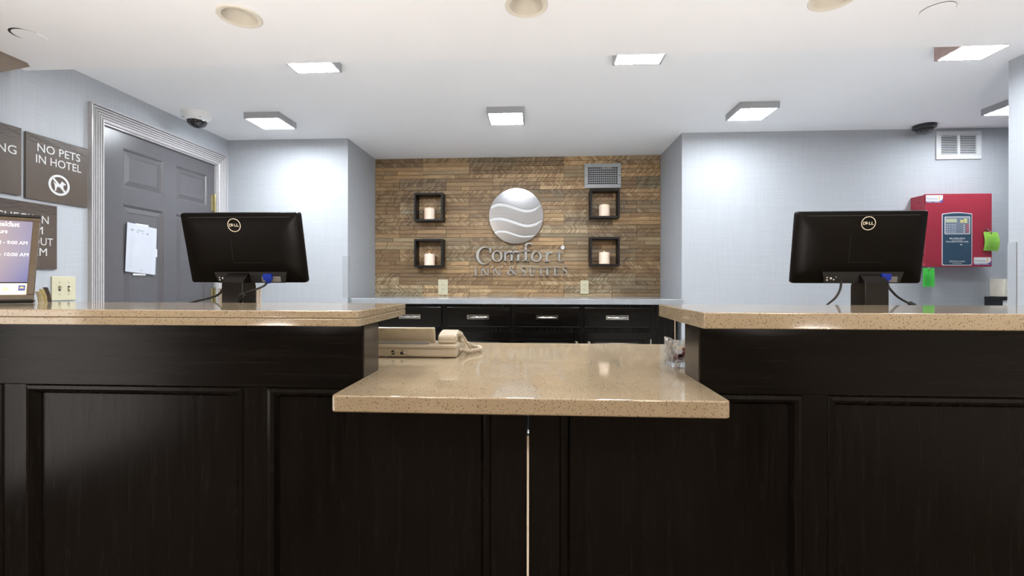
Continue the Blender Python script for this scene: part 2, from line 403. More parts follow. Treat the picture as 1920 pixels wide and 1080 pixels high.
# added glowing window, out of frame, puts a soft reflection in the black panels
wn = thing('added_window_1', 'added glowing side window in the lobby wall', 'window', (-2.33, 0.25, 0.45)); wn['kind'] = 'structure'
box(-2.329, -2.324, -0.15, 0.65, 0.25, 1.45).build('pane', 'added_window_glow', wn, world=True)
for a_ in ((-0.21, 0.71, 0.19, 0.25), (-0.21, 0.71, 1.45, 1.51), (-0.21, -0.15, 0.25, 1.45), (0.65, 0.71, 0.25, 1.45)): box(-2.3295, -2.30, *a_).build('window_frame', 'white_metal', wn, world=True)
# soffit with round holes for the downlights
DOWN = [(-1.122, 1.686), (-0.042, 1.672), (1.036, 1.690)]
HR, CELL, DYC = 0.061, 0.11, 1.683
w = B(); NS = 32
xs = [-2.43] + [v for x, _ in DOWN for v in (x-CELL, x+CELL)] + [XR+0.12]
y0, y1 = DYC-CELL, DYC+CELL
flat = lambda a, b_, c_, d: w.quads([(a, c_, ZS), (a, d, ZS), (b_, d, ZS), (b_, c_, ZS)], [(0, 1, 2, 3)])
flat(-2.43, XR+0.12, YR, y0); flat(-2.43, XR+0.12, y1, YS)
for i in range(0, len(xs), 2): flat(xs[i], xs[i+1], y0, y1)
for x, y in DOWN:
    sq, ci = [], []
    for k in range(NS):
        a = 2*PI*(k+0.5)/NS; ca, sa = math.cos(a), math.sin(a); m = CELL/max(abs(ca), abs(sa))
        sq.append((x+ca*m, DYC+sa*m, ZS)); ci.append((x+ca*HR, y+sa*HR, ZS))
    V = sq + ci; Fc = [(k, (k+1) % NS, NS+(k+1) % NS, NS+k) for k in range(NS)]
    w.quads(V, Fc)
    for cx_, cy_ in ((1, 1), (-1, 1), (-1, -1), (1, -1)):      # fill square corners
        a = [k for k in range(NS) if (sq[k][0]-x)*cx_ > 0 and (sq[k][1]-DYC)*cy_ > 0]
        best = sorted(a, key=lambda k: -(abs(sq[k][0]-x)+abs(sq[k][1]-DYC)))[:2]
        w.quads([(x+cx_*CELL, DYC+cy_*CELL, ZS), sq[best[0]], sq[best[1]]], [(0, 1, 2)])
w.quads([(-2.43, YS, ZS), (XR+0.12, YS, ZS), (XR+0.12, YS, ZC+0.08), (-2.43, YS, ZC+0.08)], [(0, 1, 2, 3)])
w.quads([(-2.43, YR, ZC+0.08), (XR+0.12, YR, ZC+0.08), (XR+0.12, YS, ZC+0.08), (-2.43, YS, ZC+0.08)], [(0, 1, 2, 3)])
bmesh.ops.remove_doubles(w.bm, verts=w.bm.verts[:], dist=1e-5)
struct(w.build('ceiling_soffit', 'soffit_paint'))

# ------------------------------------------------------------------ wood mosaic on the alcove wall: one child per board
def tile(x0, x1, z0, z1):
    b = B(); lay = b.bm.loops.layers.color.new('piece')
    chevron = random.random() < 0.5; tone_t = random.uniform(0.15, 0.85); hue_t = random.random()
    d0 = random.uniform(0.012, 0.017); hgt = z1-z0; g_ = 0.0014
    def piece(a, b_, c_, d, dep, col):
        n0 = len(b.bm.faces); b.box(a+g_, b_-g_, YA-dep, YA-0.0005, c_+g_, d-g_); b.bm.faces.ensure_lookup_table()
        for f in b.bm.faces[n0:]:
            for lp in f.loops: lp[lay] = col
    rows = 3 if hgt > 0.08 else 2 if hgt > 0.05 else 1
    for r in range(rows):
        c_, d = z0 + hgt*r/rows, z0 + hgt*(r+1)/rows
        n = 1 if chevron else random.choice((1, 2, 2, 3)) if x1-x0 > 0.2 else 1
        cuts = [x0] + sorted(x0 + (x1-x0)*random.uniform(0.15, 0.85) for _ in range(n-1)) + [x1]
        for a, b_ in zip(cuts, cuts[1:]):
            if b_-a < 0.02: continue
            t = min(1, max(0, tone_t + random.uniform(-0.3, 0.3)))
            pt = 1.0 if (chevron and random.random() < 0.9) else (1.0 if random.random() < 0.12 else 0.0)
            piece(a, b_, c_, d, d0 + random.uniform(-0.003, 0.003), (t, pt, min(1, max(0, hue_t + random.uniform(-0.25, 0.25))), 1))
    o = b.build('wood_board', 'wood_mosaic', wa)
zb = [ZC] + [2.163 - 0.1057*k for k in range(12)]
for r, (za, zc_) in enumerate(zip(zb, zb[1:])):
    zc_ = max(zc_, 1.003)
    if za - zc_ < 0.01: continue
    off = -1.03 if r % 2 == 1 or r == 0 else -1.24
    cuts = sorted({AL, AR} | {round(off + 0.42*k, 4) for k in range(-2, 7) if AL+0.03 < off + 0.42*k < AR-0.03})
    for a, b_ in zip(cuts, cuts[1:]): tile(a, b_, zc_, za)

# ------------------------------------------------------------------ door in the left wall
door = thing('door_1', 'grey six-panel door in the left wall with ribbed grey casing', 'door', (XL, (DY0+DY1)/2, 0)); door['kind'] = 'structure'
XD = XL-0.016                                   # door face
prof = [(0.0, 0.0), (0.0, 0.012), (0.004, 0.016)]
for k in range(5):
    o_ = 0.004 + k*0.0142; prof += [(o_+0.002, 0.016+0.001*k), (o_+0.009, 0.018+0.001*k), (o_+0.0115, 0.009), (o_+0.0140, 0.009)]
prof += [(0.0765, 0.024), (0.084, 0.024), (0.084, 0.0)]
b = B(); prev = None
for cy_, cz_, sy_, sz_ in ((DY0, 0, -1, 0), (DY0, DZ, -1, 1), (DY1, DZ, 1, 1), (DY1, 0, 1, 0)):
    ring = [b.bm.verts.new((XL+hh, cy_+sy_*oo, cz_+sz_*oo)) for oo, hh in prof]
    if prev:
        for i in range(len(ring)-1): b.bm.faces.new((prev[i], prev[i+1], ring[i+1], ring[i]))
    prev = ring
b.build('casing', 'casing_grey', door, world=True)
b = B(); b.box(XL-0.12, XL+0.002, DY0-0.001, DY0+0.008, 0, DZ); b.box(XL-0.12, XL+0.002, DY1-0.008, DY1+0.001, 0, DZ); b.box(XL-0.12, XL+0.002, DY0, DY1, DZ-0.008, DZ+0.001)
b.build('jamb', 'casing_grey', door, world=True)
PY = [(2.598, 2.895), (2.998, 3.297)]; PZ = [(1.690, 1.920), (0.86, 1.590), (0.20, 0.74)]
sy0, sy1, sz1 = DY0+0.010, DY1-0.011, DZ-0.012
b = B(); ys = [sy0, PY[0][0], PY[0][1], PY[1][0], PY[1][1], sy1]
for a, c_ in ((0, 1), (2, 3), (4, 5)): b.box(XD-0.035, XD, ys[a], ys[c_], 0.01, sz1)
for a, c_ in PY:
    for z0, z1 in ((0.01, 0.20), (0.74, 0.86), (1.590, 1.690), (1.920, sz1)): b.box(XD-0.035, XD, a, c_, z0, z1)
b.build('door_frame', 'door_grey', door, world=True)
for ya, yb_ in PY:
    for z0, z1 in PZ:
        b = B(); rings = []
        for ins, dep in ((0.0, -0.001), (0.006, -0.003), (0.013, -0.010), (0.018, -0.010), (0.044, -0.002), (0.046, -0.0045)):
            rings.append([b.bm.verts.new((XD+dep, y, z)) for y, z in ((ya+ins, z0+ins), (yb_-ins, z0+ins), (yb_-ins, z1-ins), (ya+ins, z1-ins))])
        for r0, r1 in zip(rings, rings[1:]):
            for i in range(4): b.bm.faces.new((r0[i], r0[(i+1) % 4], r1[(i+1) % 4], r1[i]))
        b.bm.faces.new(rings[-1]); b.build('door_panel', 'door_grey', door, world=True)
for hz_ in (1.725, 1.02, 0.25):
    b = B(); b.lathe([(0.007, -0.063), (0.007, 0.063)], (XD+0.008, DY1-0.012, hz_), 12, cap0=True, cap1=True); b.lathe([(0.0045, -0.070), (0.0045, 0.070)], (XD+0.008, DY1-0.012, hz_), 12, cap0=True, cap1=True)
    b.box(XD+0.0005, XD+0.003, DY1-0.050, DY1-0.012, hz_-0.062, hz_+0.062)
    b.build('hinge', 'brass', door, world=True, smooth=True, label='brass butt hinge')

# paper notice taped to the door
nt = thing('paper_notice', 'white printed sheet taped to the grey door', 'notice', (XD+0.004, 2.71, 1.19))
P4 = [(2.610, 1.192), (2.822, 1.175), (2.838, 1.470), (2.624, 1.486)]
def bil(u_, v_):
    a = [P4[0][k]*(1-u_)+P4[1][k]*u_ for k in (0, 1)]; c_ = [P4[3][k]*(1-u_)+P4[2][k]*u_ for k in (0, 1)]
    return tuple(a[k]*(1-v_)+c_[k]*v_ for k in (0, 1))
def sheet_x(u_, v_): return XD + 0.0035 + 0.004*math.sin(u_*PI)*(0.5+0.5*math.sin(v_*5)) + 0.003*(1-v_)*u_
b = B(); nu, nv = 8, 10; V, Fc = [], []
for j in range(nv+1):
    for i in range(nu+1):
        u_, v_ = i/nu, j/nv; y, z = bil(u_, v_); V.append((sheet_x(u_, v_), y, z))
for j in range(nv):
    for i in range(nu): k = j*(nu+1)+i; Fc.append((k, k+1, k+nu+2, k+nu+1))
V2 = [(x-0.0006, y, z) for x, y, z in V]; m = len(V)
b.quads(V + V2, Fc + [tuple(m+i for i in f[::-1]) for f in Fc]); b.build('sheet', 'paper', nt, world=True, smooth=True)
b1, b2 = B(), B()
def ink(bb, u0, u1, v0, v1):
    V = []
    for u_, v_ in ((u0, v0), (u1, v0), (u1, v1), (u0, v1)):
        y, z = bil(u_, v_); V.append((sheet_x(u_, v_)+0.0007, y, z))
    bb.quads(V, [(0, 1, 2, 3)])
for k in range(26): ink(b2, 0.12, 0.85, 0.10+k*0.028, 0.1025+k*0.028)
for k in range(24): ink(b2, 0.11, 0.15, 0.108+k*0.028, 0.114+k*0.028)
for u0, u1, v in ((0.10, 0.22, 0.865), (0.32, 0.55, 0.875), (0.30, 0.38, 0.835), (0.48, 0.53, 0.83), (0.62, 0.72, 0.84), (0.13, 0.19, 0.845), (0.65, 0.70, 0.825), (0.48, 0.52, 0.055)): ink(b1, u0, u1, v, v+0.011)
b2.build('ruled_lines', 'paper_faint', nt, world=True); b1.build('heading_print', 'paper_ink', nt, world=True)['kind'] = 'stuff'
for y0_, y1_, z0_, z1_ in ((2.68, 2.775, 1.472, 1.486), (2.665, 2.755, 1.170, 1.182), (2.828, 2.842, 1.29, 1.34)):
    box(XD-0.001, XD+0.0028, y0_, y1_, z0_, z1_).build('tape', 'white_print', nt, world=True)

# ------------------------------------------------------------------ brown wall signs
def wavelines(o, y0, y1, z0, z1, parent, seed):
    rnd = random.Random(seed); b = B()
    for k in range(7):
        base = z0 + (z1-z0)*(k+0.5)/7; ph = rnd.uniform(0, 6); am = 0.008; wl = rnd.uniform(0.10, 0.16); sl = rnd.uniform(-0.012, 0.012)
        pts = []
        for i in range(41):
            y = y0 + (y1-y0)*i/40; z = base + am*math.sin(2*PI*(y-y0)/wl+ph) + sl*(i/40-0.5)
            pts.append((y, min(z, z1-0.001)))
        ribbon(b, pts, 0.0019, (XL+0.0118, 0, 0), *WL, 0.0008)
    b.build('wave_lines', 'sign_line', parent, world=True)
SG = 'brown wall signs'
s1 = thing('wall_sign', 'square brown sign reading NO PETS IN HOTEL beside the door', 'sign', (XL, 2.2065, 1.527), group=SG)
box(XL+0.003, XL+0.012, 2.056, 2.357, 1.527, 1.842).build('plate', 'sign_brown', s1, world=True, bevel=0.001, seg=1)
wavelines(None, 2.058, 2.355, 1.797, 1.841, s1, 3)
TX = XL+0.0122
b = B()
lettering('', 'NO PETS', '', None, (TX, 2.106, 1.761), *WL, w=0.209, h=0.040, b=b); lettering('', 'IN HOTEL', '', None, (TX, 2.100, 1.705), *WL, w=0.221, h=0.040, b=b)
b.build('lettering', 'white_print', s1, world=True)
b = B(); cy_, cz_ = 2.2085, 1.617
annulus(b, ellipse(cy_, cz_, 0.052, 0.052, n=40), ellipse(cy_, cz_, 0.041, 0.041, n=40), (TX, 0, 0), *WL, 0.0008)
ribbon(b, [(cy_-0.032, cz_+0.032), (cy_+0.032, cz_-0.032)], 0.010, (TX, 0, 0), *WL, 0.0008)
dog = [(-30, 8), (-26, 12), (-20, 6), (4, 6), (10, 18), (14, 24), (17, 19), (24, 17), (33, 10), (31, 5), (22, 6), (20, 0), (21, -14), (26, -28), (31, -35), (24, -36), (15, -20), (9, -10), (-10, -9), (-14, -20), (-17, -32), (-23, -32), (-22, -18), (-24, -4), (-25, 3)]
b.prism([(cy_+x*0.00098, cz_+y*0.00098) for x, y in dog], (TX, 0, 0), *WL, 0.0012)
b.build('no_dogs_symbol', 'white_print', s1, world=True)
s2 = thing('wall_sign', 'square brown sign ending in the letters NG, cut by the left edge', 'sign', (XL, 1.888, 1.53), group=SG)
box(XL+0.003, XL+0.012, 1.738, 2.038, 1.532, 1.848).build('plate', 'sign_brown', s2, world=True, bevel=0.001, seg=1)
wavelines(None, 1.74, 2.036, 1.803, 1.847, s2, 8)
b = B(); lettering('', 'ING', '', None, (TX, 2.016, 1.718), *WL, h=0.040, align='R', b=b); b.build('lettering', 'white_print', s2, world=True)
s3 = thing('wall_sign', 'brown CHECK-IN and CHECK-OUT time sign behind the tilted screen', 'sign', (XL, 2.05, 1.193), group=SG)
box(XL+0.003, XL+0.012, 1.899, 2.199, 1.193, 1.509).build('plate', 'sign_brown', s3, world=True, bevel=0.001, seg=1)
wavelines(None, 1.901, 2.197, 1.462, 1.508, s3, 12)
b = B()
lettering('', 'CHECK-IN', '', None, (TX, 2.158, 1.414), *WL, w=0.226, h=0.038, align='R', b=b); lettering('', 'PM', '', None, (TX, 2.131, 1.362), *WL, h=0.036, align='R', b=b)
lettering('', 'CHECK-OUT', '', None, (TX, 2.178, 1.308), *WL, w=0.262, h=0.037, align='R', b=b); lettering('', 'AM', '', None, (TX, 2.150, 1.257), *WL, h=0.037, align='R', b=b)
b.build('lettering', 'white_print', s3, world=True)

# light switch
sw = thing('light_switch', 'ivory double light switch plate beside the door casing', 'switch', (XL, 2.239, 1.034))
box(XL+0.0005, XL+0.007, 2.179, 2.299, 1.035, 1.158).build('plate', 'ivory_plastic', sw, world=True, bevel=0.003)
for y, up in ((2.216, 1), (2.262, -1)):
    box(XL+0.0065, XL+0.0078, y-0.0055, y+0.0055, 1.084, 1.109).build('toggle_slot', 'dark_slot', sw, world=True)
    b = B(); b.prism([(0.004, -0.007), (0.020, -0.004+0.010*up), (0.020, 0.004+0.010*up), (0.004, 0.008)], (XL, y-0.004, 1.0965), (1, 0, 0), (0, 0, 1), -0.008)
    b.build('toggle', 'ivory_plastic', sw, world=True)
    for dz in (0.031, -0.031): B().lathe([(0.003, 0.0), (0.003, 0.001)], (XL+0.0066, y, 1.0965+dz), 8, 'X', cap1=True).build('screw', 'port_grey', sw, world=True)

# ------------------------------------------------------------------ ceiling lights
def square_light(label, x0, y0, mat='fixture_grey', diff='light_panel', sx=0.235, sy=0.225, z0=2.201):
    t = thing('ceiling_light', label, 'light', (x0+sx/2, y0+sy/2, z0), group='square ceiling lights'); h = ZC-z0; a, c_ = sx/2, sy/2; f = 0.011
    b = B(); b.box(-a, a, -c_, -c_+f, 0, h); b.box(-a, a, c_-f, c_, 0, h); b.box(-a, -a+f, -c_+f, c_-f, 0, h); b.box(a-f, a, -c_+f, c_-f, 0, h); b.box(-a+f, a-f, -c_+f, c_-f, h-0.004, h)
    b.build('housing', mat, t)
    box(-a+f, a-f, -c_+f, c_-f, -0.001, 0.012).build('diffuser', diff, t); return t
square_light('square white light half hidden by the soffit edge, above the left monitor', -1.236, 2.092, diff='light_panel_strong')
square_light('square white light nearest the door and dome camera', -1.922, 2.930)
square_light('square white light in the middle, above the round logo', -0.325, 2.923)
square_light('square white light touching the soffit edge, between logo and right monitor', 0.366, 2.088)
square_light('square white light above the right monitor', 1.242, 2.921, diff='light_panel_dim')
square_light('square white light cut off by the right partition wall', 2.838, 2.912, diff='light_panel_dim')
t = square_light('square white light with a reddish glare tint painted on its frame near the right partition', 1.858, 2.085, 'fixture_glare_tint', 'light_panel_dim', 0.21, 0.20, 2.170)
# added lobby lamps, unseen behind the camera, to light the counter front
for lab, x, y in (('added round lamp on the lobby ceiling, left side', -1.3, -0.6), ('added round lamp on the lobby ceiling, right side', 1.3, -0.6), ('added round lamp on the lobby ceiling, rear left', -1.3, -2.6), ('added round lamp on the lobby ceiling, rear right', 1.3, -2.6)):
    t = thing('added_lobby_lamp', lab, 'light', (x, y, ZS-0.05), group='added round lobby lamps')
    B().lathe([(0.20, 0.05), (0.20, 0.02), (0.185, 0.012)], n=32).build('rim', 'white_metal', t, smooth=True)
    B().lathe([(0.185, 0.012), (0.13, 0.003), (0.0005, 0.0)], n=32).build('diffuser', 'added_lobby_lamp', t, smooth=True)

for x, lab in ((-1.1, 'added column uplighter in the lobby, left one'), (1.1, 'added column uplighter in the lobby, right one')):  # added uplighters, out of frame, to brighten soffit and ceiling
    t = thing('added_uplighter', lab, 'light', (x, 0.12, 0), group='added lobby uplighters')
    B().lathe([(0.0005, 0.0), (0.15, 0.0), (0.15, 0.03), (0.125, 0.04), (0.125, 0.92), (0.118, 0.92), (0.112, 0.905), (0.0005, 0.905)], n=32).build('column', 'brown_paint', t, smooth=True)
    B().lathe([(0.108, 0.907), (0.0005, 0.909)], n=32).build('lamp_disc', 'added_uplight', t)
# recessed downlights in the soffit
for (x, y), lab in zip(DOWN, ('recessed cream downlight on the left of the soffit', 'recessed cream downlight at the top middle of the soffit', 'recessed cream downlight barely showing at the top right')):
    t = thing('downlight', lab, 'light', (x, y, ZS), group='recessed downlights')
    B().lathe([(HR-0.001, 0.0), (HR, -0.003), (0.074, -0.005), (0.077, -0.003), (0.077, -0.0002)], n=40).build('trim_ring', 'trim_cream', t, smooth=True)
    B().lathe([(HR-0.001, 0.0), (0.053, 0.03), (0.043, 0.085)], n=40).build('reflector', 'can_cream', t, smooth=True)
    B().lathe([(0.043, 0.085), (0.036, 0.085), (0.036, 0.082), (0.0005, 0.080)], n=32).build('bulb', 'dark_slot', t, smooth=True)
# round cover plates with a loose edge
for x, y, lab, a0, a1, ww in ((-2.062, 1.772, 'white round ceiling cover with a black gap, far left of the soffit', 165, 340, 0.007), (1.462, 1.784, 'white round ceiling cover with a thin crack, right of the soffit', 165, 340, 0.0026)):
    t = thing('ceiling_cover', lab, 'cover plate', (x, y, ZS), group='round ceiling covers')
    B().lathe([(0.052, 0.0), (0.051, -0.002), (0.0005, -0.002)], n=32).build('plate', 'soffit_paint', t, smooth=True)
    b = B(); n = 24; ang = [math.radians(a0+(a1-a0)*i/n) for i in range(n+1)]
    o_ = [(0.0535*math.cos(a), 0.0535*math.sin(a)) for a in ang]; i_ = []
    for k, a in enumerate(ang):
        wd = ww*(0.12+max(0, math.sin(PI*min(1, (k+2)/n)))**1.2)*(1.0 if k < n*0.75 else 0.4); i_.append(((0.0535+wd)*math.cos(a), (0.0535+wd)*math.sin(a)))
    annulus(b, i_, o_, (0, 0, -0.0012), (1, 0, 0), (0, 1, 0), 0.001, closed=False); b.build('gap', 'dark_slot', t)

# dome cameras
t = thing('dome_camera', 'white dome security camera with dark lens above the door', 'camera', (-2.244, 2.935, ZC))
b = B(); b.lathe([(0.088, 0.0), (0.087, -0.012), (0.080, -0.034), (0.064, -0.050), (0.058, -0.052)], n=36); b.build('base', 'white_plastic', t, smooth=True)
B().lathe([(0.058, -0.050)] + [(0.058*math.cos(a), -0.052-0.044*math.sin(a)) for a in [PI/2*i/8 for i in range(1, 8)]] + [(0.0005, -0.096)], n=36).build('dome', 'smoke_dome', t, smooth=True)
for a in (-2.3, -0.7): B().lathe([(0.003, 0), (0.003, -0.003)], (0.078*math.cos(a), 0.078*math.sin(a), -0.038), 8, cap1=True).build('screw', 'dark_slot', t)
t = thing('dome_camera', 'black dome security camera with clear cover above the wall vent', 'camera', (2.722, 3.425, ZC))
B().lathe([(0.068, 0.0), (0.068, -0.022), (0.060, -0.026), (0.052, -0.026)], n=36, cap0=True).build('base', 'black_hood', t, smooth=True)
B().lathe([(0.052*math.cos(a), -0.026-0.040*math.sin(a)) for a in [PI/2*i/8 for i in range(0, 8)]] + [(0.0005, -0.066)], n=36).build('dome', 'clear_dome', t, smooth=True)
B().lathe([(0.026, -0.018), (0.030, -0.034), (0.022, -0.050), (0.0005, -0.056)], n=24).build('camera_head', 'black_gloss', t, smooth=True)

# ------------------------------------------------------------------ counters
ZU, ZUB, ZL, ZLB = 1.059, 1.0195, 0.866, 0.826
YF, YP = 1.254, 1.372
# panelled black fronts
def counter_base(label, x0, x1, low_x0, low_x1, panels, end_x):
    t = thing('reception_counter', label, 'counter', ((x0+x1)/2, YF, 0))
    b = B()                                                     # wall core: full height at the side, low under the tongue
    b.box(x0, x1, YF+0.022, YP, 0, ZLB-0.001)
    hx0, hx1 = (x0, low_x0) if end_x < 0 else (low_x1, x1)
    b.box(hx0, hx1, YF+0.022, YP, ZLB-0.001, ZUB)
    b.build('core', 'black_wood', t, world=True)
    # face: stiles and rails proud of the panels
    pz0, pz1 = 0.17, 0.836
    def top_at(x): return ZUB-0.0005 if (hx0 <= x <= hx1) else ZLB-0.0005
    xsplit = sorted({x0, x1} | {v for p in panels for v in p})
    xsplit = [x0] + [v for v in xsplit if x0 < v < x1] + [x1]
    b = B()
    # upper rail (two heights) and bottom rail
    b.box(hx0, hx1, YF, YF+0.0225, pz1, ZUB-0.0005)
    b.build('top_rail', 'black_wood_h', t, world=True, bevel=0.0015, seg=1)
    b = B(); b.box(x0, x1, YF, YF+0.0225, 0.0, pz0); b.build('bottom_rail', 'black_wood_h', t, world=True)
    stiles = []; cur = x0
    for a, c_ in panels:
        if a > cur + 1e-4: stiles.append((cur, a))
        cur = c_
    if cur < x1 - 1e-4: stiles.append((cur, x1))
    for a, c_ in stiles:
        zt = pz1 if a < hx1-1e-4 and c_ > hx0+1e-4 else ZLB-0.0005
        box(a, c_, YF, YF+0.0225, pz0, zt).build('stile', 'black_wood', t, world=True, bevel=0.0012, seg=1)
    for a, c_ in panels:
        # low part of the panel hides below the tongue: its top is where the tongue's underside is, else the rail
        p = B(); rings = []
        for ins, dep in ((0.0, 0.0), (0.003, -0.004), (0.012, -0.006), (0.020, -0.001), (0.026, 0.010), (0.029, 0.0155)):
            rings.append([p.bm.verts.new((x, YF+dep, z)) for x, z in ((a+ins, pz0+ins), (c_-ins, pz0+ins), (c_-ins, pz1-ins), (a+ins, pz1-ins))])
        for r0, r1 in zip(rings, rings[1:]):
            for i in range(4): p.bm.faces.new((r0[i], r0[(i+1) % 4], r1[(i+1) % 4], r1[i]))
        m_ = p.build('bead_moulding', 'black_wood', t, world=True)
        box(a+0.027, c_-0.027, YF+0.0150, YF+0.0225, pz0+0.027, pz1-0.027).build('panel', 'black_wood', t, world=True)
    # finished end of the raised part
    ex = low_x0 if end_x < 0 else low_x1
    e0, e1 = (ex, ex+0.004) if end_x < 0 else (ex-0.004, ex)
    box(e0, e1, YF+0.004, YP, ZL+0.0005, ZUB-0.0005).build('end_panel', 'black_wood_end', t, world=True)
    return t
SEAM = -0.026; LX0, LX1 = -0.483, 0.431
XLW, XRW = -2.329, XR-0.001
counter_base('black panelled reception counter, left half', XLW, SEAM-0.003, LX0, LX1, [(-2.182, -1.537), (-1.468, -0.823), (-0.754, -0.127)], -1)
counter_base('black panelled reception counter, right half', SEAM+0.003, XRW, LX0, LX1, [(0.060, 0.692), (0.756, 1.388), (1.452, 2.084)], 1)
# light strip showing in the joint between the two halves
st = box(SEAM-0.0028, SEAM+0.0028, YF-0.001, YF+0.02, 0.0, 0.715).build('joint_strip', 'pad_cream'); tag(st, 'thin pale strip in the joint between the counter halves', 'strip')

def slab(name, label, poly, z0, z1, mat, r=0.006, seam=None):
    b = B(); b.prism(poly, (0, 0, z0), (1, 0, 0), (0, 1, 0), z1-z0)
    return tag(b.build(name, mat, bevel=r, seg=3), label, 'countertop')
def rounded_end(xe, xo, y0, y1, r):
    """counter outline with rounded corners at its free end xe"""
    s_ = 1 if xe > xo else -1; p = []
    for i in range(7): a = PI/2*i/6; p.append((xe - s_*r + s_*r*math.sin(a), y0 + r - r*math.cos(a)))
    for i in range(7): a = PI/2*i/6; p.append((xe - s_*0.006 + s_*0.006*math.cos(a), y1 - 0.006 + 0.006*math.sin(a)))
    p += [(xo, y1), (xo, y0)]
    return p if s_ > 0 else p[::-1]
YU0, YU1 = 1.126, 1.538
tl = thing('raised_countertop', 'speckled beige stone top on the left raised counter', 'countertop', (-1.4, YU0, ZUB))
for z0, z1, r_ in ((ZUB, ZUB+0.0192, 0.0022), (ZUB+0.0202, ZU, 0.0028)):
    b = B(); b.prism(rounded_end(-0.443, XLW, YU0, YU1, 0.016), (0, 0, z0), (1, 0, 0), (0, 1, 0), z1-z0); b.build('slab', 'quartz_beige', tl, world=True, bevel=r_, seg=3)
b = B(); b.prism(rounded_end(-0.446, XLW, YU0+0.003, YU1-0.003, 0.014), (0, 0, ZUB+0.0188), (1, 0, 0), (0, 1, 0), 0.0018); b.build('joint_line', 'brown_paint', tl, world=True)
tr = B(); tr.prism(rounded_end(0.394, XRW, YU0, YU1, 0.010), (0, 0, ZUB), (1, 0, 0), (0, 1, 0), ZU-ZUB)
tag(tr.build('raised_countertop', 'quartz_beige', bevel=0.003, seg=3), 'speckled beige stone top on the right raised counter', 'countertop')
# low transaction tongue and the worktop behind are one continuous slab
YT0, YT1 = 1.055, 2.020
poly = [(LX0+0.012, YT0), (LX1-0.012, YT0), (LX1-0.004, YT0+0.004), (LX1, YT0+0.012), (LX1, YP+0.006), (XRW, YP+0.006), (XRW, YT1), (XL+0.002, YT1), (XL+0.002, 1.885), (XLW+0.001, 1.885), (XLW+0.001, YP+0.006), (LX0, YP+0.006), (LX0, YT0+0.012), (LX0+0.004, YT0+0.004)]
slab('low_countertop', 'low speckled beige stone counter jutting forward between the raised tops', poly, ZLB, ZL, 'quartz_beige', 0.005)
for x0, x1, lab in ((-2.30, -0.60, 'pale desk pedestal under the worktop, left'), (0.55, 2.33, 'pale desk pedestal under the worktop, right')):
    t = thing('desk_pedestal', lab, 'cabinet', ((x0+x1)/2, 1.7, 0), group='pedestals under the worktop')
    box(x0, x1, YP+0.012, 1.92, 0.08, ZLB-0.001).build('body', 'trim_cream', t, world=True); box(x0+0.02, x1-0.02, YP+0.03, 1.88, 0, 0.08).build('plinth', 'black_wood', t, world=True)  # unseen body made pale to bounce light upward

